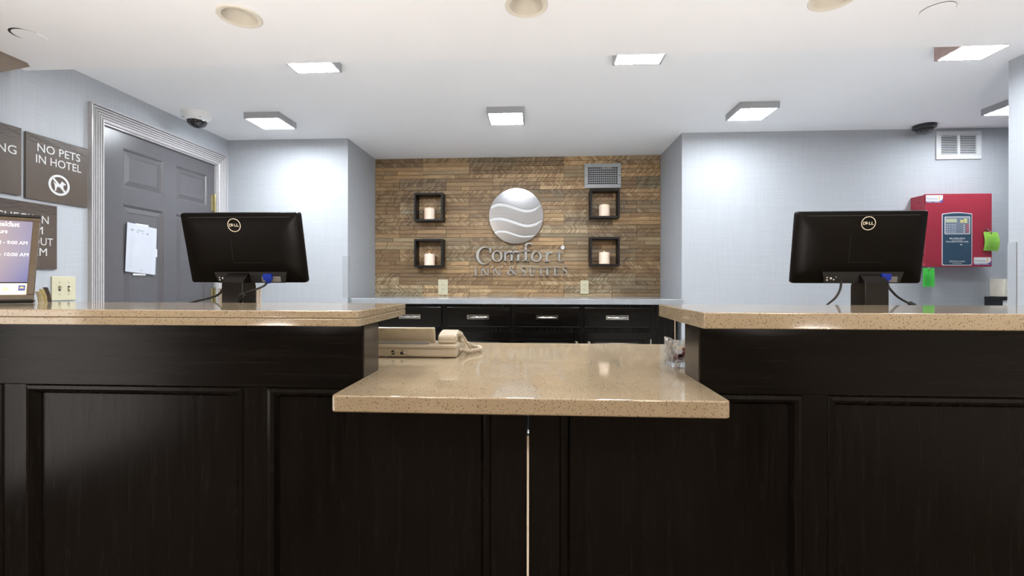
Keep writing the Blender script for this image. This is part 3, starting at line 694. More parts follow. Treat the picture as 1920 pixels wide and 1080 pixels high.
# back counter in the alcove
CF = 3.500; ZBT, ZBB = 1.006, 0.966
tag(box(-1.424, AR-0.001, 3.468, YA-0.018, ZBB, ZBT).build('back_countertop', 'quartz_grey', bevel=0.003), 'pale grey stone top on the black drawer cabinet in the alcove', 'countertop')
cab = thing('drawer_cabinet', 'black base cabinet with chrome-handled drawers below the wood wall', 'cabinet', (-0.2, CF, 0))
b = B(); b.box(-1.40, 1.018, CF+0.002, YA-0.02, 0.09, ZBB-0.0005); b.box(-1.38, 1.0, CF+0.06, YA-0.02, 0, 0.09); b.build('carcass', 'black_wood', cab, world=True)
box(1.014, 1.020, CF, CF+0.02, 0.09, ZBB-0.001).build('edge_strip', 'raw_wood', cab, world=True)
dr_me = None
COLS = [(-1.212, -0.729), (-0.690, -0.208), (-0.174, 0.315), (0.346, 0.831)]
for i, (x0, x1) in enumerate(COLS):
    xc = (x0+x1)/2; hw = (x1-x0)/2
    d = B().box(-hw, hw, -0.020, 0, -0.076, 0.076).build('drawer', 'black_wood_gloss', cab, bevel=0.007, seg=2, loc=(xc+0.2, 0.0, 0.869))
    hb = B(); a_, h_ = 0.083, 0.0165                     # rectangular frame pull with a curved grip
    hb.prism([(-a_, -h_), (a_, -h_), (a_-0.012, -h_+0.006), (-a_+0.012, -h_+0.006)], (0, -0.020, 0), *WB, 0.010); hb.prism([(-a_+0.012, h_-0.006), (a_-0.012, h_-0.006), (a_, h_), (-a_, h_)], (0, -0.020, 0), *WB, 0.016)
    hb.prism([(-a_, -h_), (-a_+0.012, -h_+0.006), (-a_+0.012, h_-0.006), (-a_, h_)], (0, -0.020, 0), *WB, 0.012); hb.prism([(a_, -h_), (a_, h_), (a_-0.012, h_-0.006), (a_-0.012, -h_+0.006)], (0, -0.020, 0), *WB, 0.012)
    hb.tube([(-a_+0.012, -0.022, 0), (-a_*0.5, -0.032, 0), (0, -0.035, 0), (a_*0.5, -0.032, 0), (a_-0.012, -0.022, 0)], 0.007, 10)
    hb.build('handle', 'chrome', d, smooth=True, label='chrome pull')
    dd = B(); rings = []
    for ins, dep in ((0.0, 0.0), (0.0, -0.020), (0.050, -0.020), (0.056, -0.012), (0.075, -0.012), (0.10, -0.018)):
        rings.append([dd.bm.verts.new((x, dep, z)) for x, z in ((-hw+ins, -0.31+ins), (hw-ins, -0.31+ins), (hw-ins, 0.31-ins), (-hw+ins, 0.31-ins))])
    for r0, r1 in zip(rings, rings[1:]):
        for k in range(4): dd.bm.faces.new((r0[k], r0[(k+1) % 4], r1[(k+1) % 4], r1[k]))
    dd.bm.faces.new(rings[-1]); dd.bm.faces.new(rings[0][::-1])
    dr = dd.build('door', 'black_wood_gloss', cab, loc=(xc+0.2, 0.0, 0.445))
    kx = (1 if i % 2 == 0 else -1)*(hw-0.03)
    B().lathe([(0.006, -0.020), (0.006, -0.032), (0.016, -0.036), (0.014, -0.045), (0.0005, -0.047)], (kx, 0, 0.236), 12, 'Y').build('knob', 'chrome', dr, smooth=True)
    kx = (-1 if i % 2 == 0 else 1)*(hw+0.004)
    B().box(kx-0.004, kx+0.004, -0.024, -0.012, 0.22, 0.265).build('hinge', 'chrome', dr)

# ------------------------------------------------------------------ wall cubes with candles
c0 = thing('wall_cube', 'x', 'shelf', (0, 0, 0), group='black cube wall shelves')
SW_, SH_, SD_, ST_ = 0.252, 0.245, 0.115, 0.016
yw = YA-0.016
b = B(); a_, h_ = SW_/2, SH_
b.box(-a_, a_, -SD_, 0, 0, ST_).build('bottom_board', 'shelf_black', c0); B().box(-a_, a_, -SD_, 0, h_-ST_, h_).build('top_board', 'shelf_black', c0)
B().box(-a_, -a_+ST_, -SD_, 0, ST_, h_-ST_).build('side_board', 'shelf_black', c0); B().box(a_-ST_, a_, -SD_, 0, ST_, h_-ST_).build('side_board', 'shelf_black', c0)
k0 = thing('pillar_candle', 'x', 'candle', (0, 0, 0), group='pillar candles in the cubes')
b = B(); prof_n = 40; rings = []
for zz, rr in ((0, 0.044), (0.004, 0.0455), (0.096, 0.0455), (0.102, 0.043), (0.100, 0.036), (0.092, 0.030)):
    rings.append([b.bm.verts.new((rr*(1+0.012*(k % 2))*math.cos(2*PI*k/prof_n), rr*(1+0.012*(k % 2))*math.sin(2*PI*k/prof_n), zz)) for k in range(prof_n)])
for r0, r1 in zip(rings, rings[1:]):
    for k in range(prof_n): b.bm.faces.new((r0[k], r0[(k+1) % prof_n], r1[(k+1) % prof_n], r1[k]))
b.bm.faces.new(rings[0][::-1]); b.bm.faces.new(rings[-1]); b.build('wax', 'candle_wax', k0)
B().lathe([(0.004, 0.092), (0.006, 0.099), (0.003, 0.106), (0.0005, 0.112)], n=10).build('flame_bulb', 'candle_flame', k0, smooth=True)
spots = [(-0.952, 1.664, 'upper', 'left of the logo'), (-0.952, 1.262, 'lower', 'left of the logo'), (0.572, 1.682, 'upper', 'right of the logo, under the vent'), (0.572, 1.272, 'lower', 'right of the logo')]
for i, (x, z, up, side) in enumerate(spots):
    lc, lk = f'black open cube shelf, {up} one {side}', f'glowing pillar candle in the {up} cube {side}'
    if i == 0: c0.location = (x, yw, z); c0['label'] = lc
    else: clone(c0, None, (x, yw, z), lc)
    kp = (x+(-0.003 if x < 0 else 0.002), yw-0.056, z+ST_)
    if i == 0: k0.location = kp; k0['label'] = lk
    else: clone(k0, None, kp, lk)

# ------------------------------------------------------------------ vents
v1 = thing('air_vent', 'grey grille vent on the wood wall above a cube shelf', 'vent', (0.566, YA-0.018, 1.957))
yv = YA-0.017
b = B(); x0, x1, z0, z1, m_ = 0.408, 0.726, 1.957, 2.173, 0.031
for r in ((x0, x1, z0, z0+m_), (x0, x1, z1-m_, z1), (x0, x0+m_, z0+m_, z1-m_), (x1-m_, x1, z0+m_, z1-m_)): b.box(r[0], r[1], yv-0.012, yv, r[2], r[3])
b.build('frame', 'grey_metal', v1, world=True, bevel=0.002, seg=1)
box(x0+m_, x1-m_, yv-0.0015, yv, z0+m_, z1-m_).build('backing', 'dark_slot', v1, world=True)
for k in range(9): zz = z0+m_+(z1-z0-2*m_)*(k)/8; box(x0+m_, x1-m_, yv-0.010, yv-0.0045, zz-0.0035, zz+0.0035).build('louver', 'grey_metal', v1, world=True)
for k in range(1, 14): xx = x0+m_+(x1-x0-2*m_)*k/14; box(xx-0.0018, xx+0.0018, yv-0.0045, yv-0.0015, z0+m_, z1-m_).build('fin', 'grey_metal', v1, world=True)
for xx in (x0+0.014, x1-0.014): B().lathe([(0.004, -0.0135), (0.004, -0.012)], (xx, yv, (z0+z1)/2), 10, 'Y', cap0=True).build('screw', 'dark_slot', v1, world=True)
v2 = thing('air_vent', 'white louvred vent high on the right wall above the red box', 'vent', (3.014, YB, 2.017))
yv = YB-0.0005; x0, x1, z0, z1 = 2.861, 3.169, 2.017, 2.219
b = B(); op = [(x0+0.034, x0+0.144), (x0+0.163, x0+0.273)]; oz0, oz1 = z0+0.036, z1-0.030
for r in ((x0, x1, z0, oz0), (x0, x1, oz1, z1), (x0, op[0][0], oz0, oz1), (op[0][1], op[1][0], oz0, oz1), (op[1][1], x1, oz0, oz1)): b.box(r[0], r[1], yv-0.010, yv, r[2], r[3])
b.build('frame', 'white_metal', v2, world=True, bevel=0.0015, seg=1)
for a_, c_ in op:
    box(a_, c_, yv-0.0015, yv, oz0, oz1).build('backing', 'dark_slot', v2, world=True)
    for k in range(11):
        zz = oz0 + (oz1-oz0)*(k+0.5)/11
        B().prism([(-0.0105, -0.004), (-0.0095, -0.0045), (-0.002, 0.0035), (-0.003, 0.0045)], (a_, yv, zz), (0, 1, 0), (0, 0, 1), c_-a_).build('louver', 'white_metal', v2, world=True)

# outlets
for x0, x1, z0, z1, lab in ((-0.889, -0.802, 1.017, 1.156, 'ivory wall outlet low on the wood wall, left one'), (0.374, 0.446, 1.029, 1.148, 'ivory wall outlet low on the wood wall, right one')):
    t = thing('wall_outlet', lab, 'outlet', ((x0+x1)/2, YA-0.017, z0), group='ivory wall outlets'); yo = YA-0.0165; xc = (x0+x1)/2; zc_ = (z0+z1)/2
    box(x0, x1, yo-0.006, yo, z0, z1).build('plate', 'ivory_plastic', t, world=True, bevel=0.002)
    for dz in (0.021, -0.021):
        b = B(); b.prism(rrect(xc-0.016, xc+0.016, zc_+dz-0.013, zc_+dz+0.013, 0.009), (0, yo-0.006, 0), *WB, 0.0015); f_ = b.build('socket', 'ivory_plastic', t, world=True)
        b = B()
        for dx in (-0.006, 0.006): b.box(xc+dx-0.0013, xc+dx+0.0013, yo-0.008, yo-0.007, zc_+dz, zc_+dz+0.008)
        b.box(xc-0.002, xc+0.002, yo-0.008, yo-0.007, zc_+dz-0.008, zc_+dz-0.004); b.build('slots', 'dark_slot', t, world=True)

# ------------------------------------------------------------------ logo and letters on the wood wall
YLG = 4.085
lg = thing('logo_disc', 'large round brushed-steel disc crossed by three wavy white bands', 'logo', (-0.191, YLG, 1.469))
cx_, cz_, RX, RZ = -0.191, 1.7155, 0.2405, 0.2465
def band_pts(up):
    return smooth_path(up, 10)
W1 = band_pts([(-.925, .345), (-.82, .42), (-.64, .466), (-.35, .43), (-.02, .32), (.22, .245), (.44, .218), (.66, .265), (.905, .41)])
W2 = band_pts([(-.985, -.115), (-.85, -.062), (-.62, -.045), (-.35, -.09), (0.0, -.205), (.25, -.285), (.45, -.305), (.70, -.255), (.985, -.12)])
W3 = band_pts([(-.81, -.575), (-.72, -.53), (-.60, -.505), (-.35, -.53), (-.05, -.63), (.15, -.688), (.32, -.708), (.52, -.70), (.725, -.675)])
b = B(); b.prism([(cx_+RX*x, cz_+RZ*y) for x, y in ellipse(0, 0, 1, 1, n=64)[:-1]], (0, YLG+0.012, 0), *WB, 0.012); b.build('disc', 'brushed_steel', lg, world=True, bevel=0.0015, seg=1)
b = B(); b.lathe([(0.02, 0.0), (0.02, YA-0.013-YLG-0.012)], (cx_, YLG+0.012, cz_), 12, 'Y'); b.build('standoff', 'grey_metal', lg, world=True)
for Wv, t0, t1 in ((W1, 0.125, 0.085), (W2, 0.11, 0.095), (W3, 0.10, 0.05)):
    n = len(Wv); lo = []
    for i, (x, y) in enumerate(Wv):
        t_ = i/(n-1); th = (t0*(1-t_)+t1*t_)*(0.25+0.75*min(1, 6*t_+0.45))*(1 if t_ < 0.9 else (1-t_)/0.1*0.85+0.15)
        yy = y-th; rmax = math.sqrt(max(0, 0.985-x*x)); lo.append((x, max(-rmax, min(rmax, yy))))
    b = B(); b.prism([(cx_+RX*x, cz_+RZ*y) for x, y in Wv] + [(cx_+RX*x, cz_+RZ*y) for x, y in lo[::-1]], (0, YLG, 0), *WB, 0.0025); b.build('wave_band', 'white_satin', lg, world=True, label='white wavy band')
    b = B(); ribbon(b, [(cx_+RX*x, cz_+RZ*(y+0.004)) for x, y in Wv], 0.0024, (0, YLG, 0), *WB, 0.003); b.build('groove', 'sign_line', lg, world=True, label='dark groove line')

def glyph(ch):
    """serif letter as (kind, data) strokes in a unit box"""
    G = []; bar = lambda x0, x1, y0, y1: G.append(('p', [(x0, y0), (x1, y0), (x1, y1), (x0, y1)])); st_ = lambda p, w_, n=5: G.append(('r', smooth_path(p, n), lerp_list(w_, n)))
    if ch == 'C':
        G.append(('a', ellipse(.52, .5, .50, .5, 38, 318, 34), ellipse(.60, .5, .40, .455, 44, 312, 34)))
        G.append(('p', [(.90, .66), (.96, .66), (.96, .96), (.90, .96), (.84, .86)]))
    elif ch == 'o': G.append(('A', ellipse(.5, .5, .5, .5), ellipse(.5, .5, .30, .43)))
    elif ch == 'm':
        for x in (.06, .42, .78): bar(x, x+.11, .0, .86); bar(x-.06, x+.17, 0, .07)
        bar(.0, .10, .86, .93); G.append(('p', [(.06, .84), (.17, .84), (.17, 1.0), (.0, .90)]))
        for x in (.17, .53): st_([(x-.03, .66), (x+.06, .86), (x+.17, .95), (x+.27, .88), (x+.305, .7)], [.05, .07, .10, .11, .11])
    elif ch == 'f':
        bar(.28, .46, .0, .80); bar(.08, .66, 0, .045); bar(.08, .72, .535, .585)
        st_([(.37, .78), (.40, .90), (.55, .965), (.75, .955), (.88, .90)], [.18, .165, .12, .10, .13])
    elif ch == 'r':
        bar(.18, .40, 0, .88); bar(0, .66, 0, .08); G.append(('p', [(.18, .86), (.40, .86), (.40, 1.0), (.02, .90)])); st_([(.36, .60), (.52, .84), (.74, .92), (.90, .84)], [.10, .13, .17, .20])
    elif ch == 't':
        bar(.30, .56, .10, .86); G.append(('p', [(.30, .86), (.56, .86), (.56, 1.0), (.44, .96)])); bar(.02, .92, .70, .77); st_([(.43, .14), (.50, .045), (.70, .035), (.95, .10)], [.26, .14, .07, .05])
    elif ch == 'I': bar(.30, .70, 0, 1); bar(.02, .98, 0, .07); bar(.02, .98, .93, 1)
    elif ch == 'N':
        bar(.13, .21, 0, 1); bar(.80, .88, 0, 1); bar(.0, .34, 0, .06); bar(.0, .28, .94, 1); bar(.66, 1.0, .94, 1); G.append(('p', [(.06, 1.0), (.24, 1.0), (.88, .0), (.76, .0)]))
    elif ch == 'S':
        st_([(.90, .74), (.84, .88), (.55, .96), (.26, .90), (.16, .74), (.30, .60), (.55, .50), (.80, .38), (.86, .22), (.66, .06), (.38, .04), (.14, .12), (.08, .28)], [.05, .07, .09, .13, .19, .24, .27, .24, .19, .12, .09, .07, .05]); bar(.86, .93, .70, .98); bar(.06, .13, .02, .30)
    elif ch == 'U':
        bar(.13, .34, .30, 1); bar(.76, .85, .30, 1); bar(.0, .46, .94, 1); bar(.62, 1.0, .94, 1); st_([(.235, .34), (.28, .14), (.46, .045), (.66, .09), (.78, .20), (.805, .36)], [.21, .19, .11, .09, .09, .09])
    elif ch == 'T': bar(.38, .62, 0, 1); bar(.20, .80, 0, .06); bar(.0, 1, .92, 1); bar(.0, .07, .74, .95); bar(.93, 1, .74, .95)
    elif ch == 'E': bar(.14, .38, 0, 1); bar(.0, .92, 0, .07); bar(.0, .88, .93, 1); bar(.38, .68, .48, .55); bar(.86, .93, .0, .26); bar(.82, .89, .76, 1.0); bar(.62, .69, .38, .65)
    elif ch == '&':
        st_([(.98, .04), (.70, .26), (.40, .60), (.28, .80), (.38, .95), (.54, .92), (.58, .78), (.42, .62), (.16, .42), (.08, .22), (.22, .05), (.46, .04), (.70, .20), (.82, .46)], [.14, .17, .16, .12, .07, .07, .10, .09, .13, .17, .12, .08, .06, .05]); bar(.70, 1.0, .45, .51); bar(.82, 1.04, .0, .06)
    elif ch == '.': G.append(('p', ellipse(.5, .5, .5, .5, n=20)[:-1]))
    return G
def word(name, label, letters, yw_, depth):
    xs_ = [p[1] for p in letters]; t = thing(name, label, 'lettering', (min(xs_), YA-0.014, min(p[3] for p in letters)))
    for ch, x0, x1, z0, z1, mt in letters:
        b = B(); f_ = lambda p: (x0+(x1-x0)*p[0], z0+(z1-z0)*p[1])
        for q in glyph(ch):
            o_ = (0, yw_, 0)
            if q[0] == 'p': b.prism([f_(p) for p in q[1]], o_, *WB, depth)
            elif q[0] in 'aA': annulus(b, [f_(p) for p in q[1]], [f_(p) for p in q[2]], o_, *WB, depth, closed=q[0] == 'A')
            else: ribbon(b, [f_(p) for p in q[1]], [w_*(x1-x0) for w_ in q[2]], o_, *WB, depth)
        b.build('dot' if ch == '.' else 'letter', mt, t, world=True)
        for px, pz in (((x0+x1)/2-0.004, (z0+z1)/2),) if False else ():
            pass
    return t
MX = lambda m: -0.561 + (m-165)*0.000825
MZ = lambda m: 1.442 - (m-700)*0.000831
cw = [('C', 180, 352, 885, 697), ('o', 352, 470, 856, 738), ('m', 474, 668, 852, 742), ('f', 668, 800, 852, 655), ('o', 772, 888, 858, 748), ('r', 915, 1005, 857, 750), ('t', 1040, 1115, 855, 735), ('.', 1088, 1130, 728, 686)]
word('hotel_name', 'raised steel serif letters spelling Comfort below the round logo', [(c_, MX(a), MX(d), MZ(z0), MZ(z1), 'white_satin' if c_ == '.' else 'letter_steel') for c_, a, d, z0, z1 in cw], 4.103, 0.022)
iw = [('I', 160, 198, 1005, 920), ('N', 228, 328, 1005, 920), ('N', 358, 452, 1005, 922), ('&', 520, 618, 997, 905), ('S', 664, 722, 1006, 906), ('U', 750, 822, 1008, 912), ('I', 862, 896, 1006, 918), ('T', 908, 984, 1006, 916), ('E', 1012, 1076, 1004, 914), ('S', 1108, 1162, 1004, 900)]
word('hotel_name', 'smaller raised steel letters spelling INN & SUITES under the name', [(c_, MX(a), MX(d), MZ(z0), MZ(z1), 'letter_steel') for c_, a, d, z0, z1 in iw], 4.105, 0.016)

# ------------------------------------------------------------------ monitors seen from behind
def monitor(label, loc, yaw, tilt, neck_x, blue_x, logo_x, bay, cabs):
    t = thing('computer_monitor', label, 'monitor', (loc[0], loc[1], ZL), yaw)
    W_, H_ = 0.480, 0.283; cz = loc[2]-ZL
    M = Matrix.Translation((0, 0, cz)) @ Matrix.Rotation(tilt, 4, 'X')
    # back shell: rounded rectangle lofted from rim to a gently domed back
    b = B(); rings = []
    for ins, dep, r in ((0.003, 0.024, 0.008), (0.0, 0.020, 0.010), (0.0, 0.002, 0.010), (0.0015, -0.002, 0.010), (0.010, -0.006, 0.012), (0.045, -0.013, 0.02), (0.09, -0.016, 0.02)):
        rings.append([b.bm.verts.new((x, dep, z)) for x, z in rrect(-W_/2+ins, W_/2-ins, -H_/2+ins, H_/2-ins, r)])
    k = len(rings[0])
    for r0, r1 in zip(rings, rings[1:]):
        for i in range(k): b.bm.faces.new((r0[i], r0[(i+1) % k], r1[(i+1) % k], r1[i]))
    b.bm.faces.new(rings[0][::-1]); b.bm.faces.new(rings[-1]); b.xf(M); b.build('back_shell', 'black_plastic', t, smooth=True)
    b = B(); b.prism(rrect(-W_/2+0.012, W_/2-0.012, -H_/2+0.014, H_/2-0.012, 0.004), (0, 0.0235, 0), *WB, -0.002); b.xf(M); b.build('screen', 'black_gloss', t)
    rim = B(); annulus(rim, rrect(-W_/2-0.0006, W_/2+0.0006, -H_/2-0.0006, H_/2+0.0006, 0.0106) + [rrect(-W_/2-0.0006, W_/2+0.0006, -H_/2-0.0006, H_/2+0.0006, 0.0106)[0]], rrect(-W_/2+0.001, W_/2-0.001, -H_/2+0.001, H_/2-0.001, 0.009) + [rrect(-W_/2+0.001, W_/2-0.001, -H_/2+0.001, H_/2-0.001, 0.009)[0]], (0, 0.014, 0), *WB, 0.003); rim.xf(M); rim.build('bezel_seam', 'black_gloss', t)
    zt = H_/2
    b = B(); b.box(-0.205, 0.205, -0.0102, -0.0060, zt-0.0185, zt-0.0155); b.xf(M); b.build('vent_slot', 'dark_slot', t)
    # logo ring with letters
    zl = zt-0.047; yl = -0.0155; xl = logo_x
    b = B(); annulus(b, ellipse(xl, zl, 0.0265, 0.0265, n=40), ellipse(xl, zl, 0.0238, 0.0238, n=40), (0, yl, 0), *WB, 0.0015)
    lettering('', 'D', '', None, (xl-0.0196, yl-0.0005, zl-0.0055), *WB, h=0.0112, w=0.0105, bold=0.03, lift=0.001, b=b)
    lettering('', 'E', '', None, (xl-0.0078, yl-0.0005, zl-0.0045), (0.88, 0, 0.47), (-0.47, 0, 0.88), h=0.0100, w=0.0075, bold=0.03, lift=0.001, b=b)
    lettering('', 'L', '', None, (xl+0.0015, yl-0.0005, zl-0.0055), *WB, h=0.0112, w=0.0075, bold=0.03, lift=0.001, b=b); lettering('', 'L', '', None, (xl+0.0105, yl-0.0005, zl-0.0055), *WB, h=0.0112, w=0.0080, bold=0.03, lift=0.001, b=b)
    b.xf(M); b.build('logo_ring', 'logo_cream', t, label='pale ring with four letters')
    # mounting cover seams and port bay
    b = B(); b.box(-0.042, -0.041, -0.0164, -0.0155, -0.055, 0.045); b.box(-0.042, 0.085, -0.0164, -0.0155, -0.056, -0.055); b.xf(M); b.build('cover_seam', 'dark_slot', t)
    b = B(); b.prism([(bay-0.150, -0.094), (bay-0.138, -H_/2+0.003), (bay+0.138, -H_/2+0.003), (bay+0.150, -0.094)], (0, -0.0075, 0), *WB, 0.0085); b.xf(M); b.build('port_bay', 'dark_slot', t)
    b = B()
    for x, z, r_ in ((-0.131, -0.116, 0.0028), (-0.131, -0.126, 0.0032), (-0.117, -0.119, 0.0045), (-0.106, -0.124, 0.0028), (-0.098, -0.114, 0.002)): b.lathe([(r_, -0.0168), (r_, -0.0155)], (x+bay, 0, z), 10, 'Y', cap0=True)
    b.xf(M); b.build('jack_row', 'white_plastic', t)
    b = B(); b.box(blue_x-0.030, blue_x+0.048, -0.0172, -0.0155, -0.134, -0.112); b.xf(M); b.build('port_plate', 'port_grey', t)
    b = B(); b.prism(rrect(blue_x-0.017, blue_x+0.017, -0.124, -0.100, 0.004), (0, -0.017, 0), *WB, 0.014); b.prism(rrect(blue_x-0.010, blue_x+0.010, -0.138, -0.124, 0.003), (0, -0.019, 0), *WB, 0.011); b.xf(M); b.build('video_plug', 'vga_blue', t, bevel=0.001, seg=1, label='bright blue video plug')
    # neck and foot
    nb = B(); nw = 0.044; zt_ = cz-0.098
    nb.prism([(0.055, 0.012), (0.055, zt_-0.055), (0.035, zt_), (0.004, zt_), (-0.030, zt_-0.034), (-0.033, zt_-0.040), (-0.033, 0.012)], (neck_x-nw, 0, 0), (0, 1, 0), (0, 0, 1), 2*nw)
    nb.build('neck', 'stand_plastic', t, bevel=0.004, seg=2)
    fb = B(); fb.prism(rrect(neck_x-0.11, neck_x+0.11, -0.09, 0.10, 0.03), (0, 0, 0.0005), (1, 0, 0), (0, 1, 0), 0.012); fb.build('foot', 'stand_plastic', t, bevel=0.003)
    for pts, plug in cabs:
        b = B(); b.tube(smooth_path(pts, 8), 0.0042, 8); b.build('cable', 'black_rubber', t, smooth=True)
        if plug:
            p0, p1 = Vector(plug[0]), Vector(plug[1]); b = B(); b.tube([p0, p0.lerp(p1, 0.15), p0.lerp(p1, 0.8), p1], [0.005, 0.0095, 0.0095, 0.005], 8); b.build('cable_choke', 'black_rubber', t, smooth=True)
    return t
monitor('black monitor on the left, tilted, in front of the grey door', (-1.1724, 1.7925, 1.2651), 0.008, 0.243, -0.028, 0.094, -0.017, 0.020,
    [([(-0.074, -0.012, 0.285), (-0.078, -0.012, 0.245), (-0.098, -0.006, 0.218), (-0.135, 0.0, 0.202), (-0.200, 0.0, 0.186), (-0.28, 0.03, 0.165), (-0.36, 0.07, 0.130), (-0.42, 0.10, 0.05), (-0.45, 0.12, 0.0045)], None),
     ([(0.094, -0.002, 0.262), (0.090, -0.018, 0.248), (0.062, -0.040, 0.232), (0.028, -0.046, 0.219), (0.006, -0.046, 0.200), (-0.012, -0.046, 0.170), (-0.04, -0.05, 0.10), (-0.10, -0.06, 0.03), (-0.20, -0.05, 0.0045)], ((0.030, -0.046, 0.220), (0.008, -0.046, 0.203)))])
monitor('black monitor on the right, in front of the red alarm box', (1.2521, 1.8854, 1.2674), -0.031, 0.148, 0.047, 0.096, 0.018, 0.016,
    [([(-0.070, -0.012, 0.275), (-0.074, -0.012, 0.240), (-0.092, -0.012, 0.205), (-0.125, 0.0, 0.165), (-0.15, 0.02, 0.09), (-0.17, 0.05, 0.0045)], None),
     ([(0.096, -0.015, 0.262), (0.100, -0.022, 0.242), (0.130, -0.02, 0.210), (0.172, -0.01, 0.188), (0.212, 0.0, 0.172), (0.235, 0.0, 0.12), (0.245, 0.01, 0.05), (0.25, 0.02, 0.0045)], ((0.180, -0.008, 0.186), (0.208, 0.0, 0.174)))])
# spiral pad standing behind the left monitor's neck
t = thing('spiral_pad', 'cream spiral-bound pad standing behind the left monitor neck', 'pad', (-1.30, 1.955, ZL), 0.05)
b = B(); b.prism([(-0.088, 0.0), (0.074, 0.0), (0.080, 0.238), (-0.088, 0.236)], (0, 0.0, 0), *WB, 0.004); b.prism([(-0.088, 0.0), (0.074, 0.0), (0.080, 0.238), (-0.088, 0.236)], (0, 0.028, 0), *WB, 0.004); b.build('pages', 'pad_cream', t)
b = B()
for k in range(22): b.tube([(-0.084, -0.008, 0.012+k*0.0105), (-0.093, -0.010, 0.013+k*0.0105), (-0.097, 0.008, 0.014+k*0.0105), (-0.093, 0.024, 0.014+k*0.0105)], 0.0012, 5)
b.build('wire_binding', 'port_grey', t)

# ------------------------------------------------------------------ tilted screen on the far left
a_, T_ = math.radians(42), math.radians(26)
t = thing('display_screen', 'tilted display with brown frame showing breakfast times', 'screen', (-1.685, 1.46, ZU+0.0005), 0)
ux = Vector((math.cos(a_), math.sin(a_), 0)); n_ = Vector((math.sin(a_), -math.cos(a_), 0)); uy = Vector((0, 0, 1))*math.cos(T_) - n_*math.sin(T_)
nn = ux.cross(uy)
H_, Wd = 0.33, 0.44; O = Vector((0, 0, 0.010))      # lower right corner
F3 = Matrix((ux, nn*-1, uy)).transposed().to_4x4(); F3 = Matrix.Translation(O) @ F3   # local x along ux, y into the screen, z up the slope
def scr(name, mat, x0, x1, z0, z1, y0, y1, bev=0.0):
    b = box(x0, x1, y0, y1, z0, z1); b.xf(F3); return b.build(name, mat, t, bevel=bev, seg=2)
b = B()
for r in ((-Wd, 0, 0, 0.019), (-Wd, 0, H_-0.026, H_-0.012), (-Wd, -Wd+0.018, 0.019, H_-0.026), (-0.018, 0, 0.019, H_-0.026)): b.box(r[0], r[1], -0.004, 0.010, r[2], r[3])
b.xf(F3); b.build('bezel', 'screen_frame', t, bevel=0.002, seg=1)
scr('top_rail', 'black_gloss', -Wd, 0.001, H_-0.012, H_, -0.006, 0.016, 0.003)
scr('back_case', 'black_plastic', -Wd+0.004, -0.004, 0.004, H_-0.013, 0.0100, 0.024, 0.003)
# picture: made flat in its own frame so that the image follows the panel
me = bpy.data.meshes.new('picture'); me.from_pydata([(-Wd+0.018, 0, 0.066), (-0.018, 0, 0.066), (-0.018, 0, H_-0.026), (-Wd+0.018, 0, H_-0.026)], [], [(0, 1, 2, 3)]); me.materials.append(MATS['screen_image'])
po = bpy.data.objects.new('picture', me); C.objects.link(po); po.parent = t; po.matrix_local = F3
FX, FY = tuple(ux), tuple(uy)
pt = lambda x, z: O + ux*x + uy*z
b = B(); b.quads([pt(-Wd+0.018, 0.019)+nn*0.0002, pt(-0.018, 0.019)+nn*0.0002, pt(-0.018, 0.062)+nn*0.0002, pt(-Wd+0.018, 0.062)+nn*0.0002], [(0, 1, 2, 3)]); b.build('caption_bar', 'screen_bar', t)
b = B()
lettering('', 'Breakfast', '', None, pt(-0.050, 0.280), FX, FY, w=0.068, h=0.019, bold=0.006, align='R', b=b); lettering('', 'Hours', '', None, pt(-0.077, 0.252), FX, FY, w=0.040, h=0.016, bold=0.006, align='R', b=b)
lettering('', 'AM - 9:00 AM', '', None, pt(-0.027, 0.210), FX, FY, w=0.082, h=0.013, bold=0.0, align='R', b=b); lettering('', 'AM - 10:00 AM', '', None, pt(-0.022, 0.164), FX, FY, w=0.094, h=0.013, bold=0.0, align='R', b=b)
b.build('caption_lettering', 'screen_white', t)
lettering('footer_lettering', 'Go.', 'screen_orange', t, pt(-0.058, 0.036), FX, FY, w=0.016, h=0.011, bold=0.01, align='R')
b = B(); b.quads([pt(-0.038, 0.034)+nn*0.0005, pt(-0.022, 0.034)+nn*0.0005, pt(-0.022, 0.054)+nn*0.0005, pt(-0.038, 0.054)+nn*0.0005], [(0, 1, 2, 3)]); b.build('footer_badge', 'screen_navy', t)
b = B(); b.prism([(x, z) for x, z in ellipse(-0.030, 0.043, 0.005, 0.006, 0, 180, 12)], O+nn*0.0006, ux, uy, 0.0002); b.build('badge_sun', 'screen_orange', t)
b = B(); b.prism([(-0.012, 0.0), (0.060, 0.0), (0.205, 0.245), (0.195, 0.250), (0.020, 0.012)], O - Vector((0, 0, 0.010)) - ux*(Wd-0.06), -n_, (0, 0, 1), -0.30)
b.build('easel', 'black_plastic', t)
b = box(-Wd, 0.002, -0.016, 0.020, -0.010, 0.002); Fz = Matrix((ux, n_*-1, Vector((0, 0, 1)))).transposed().to_4x4(); b.xf(Matrix.Translation(O) @ Fz); b.build('base_bar', 'black_gloss', t, bevel=0.003)
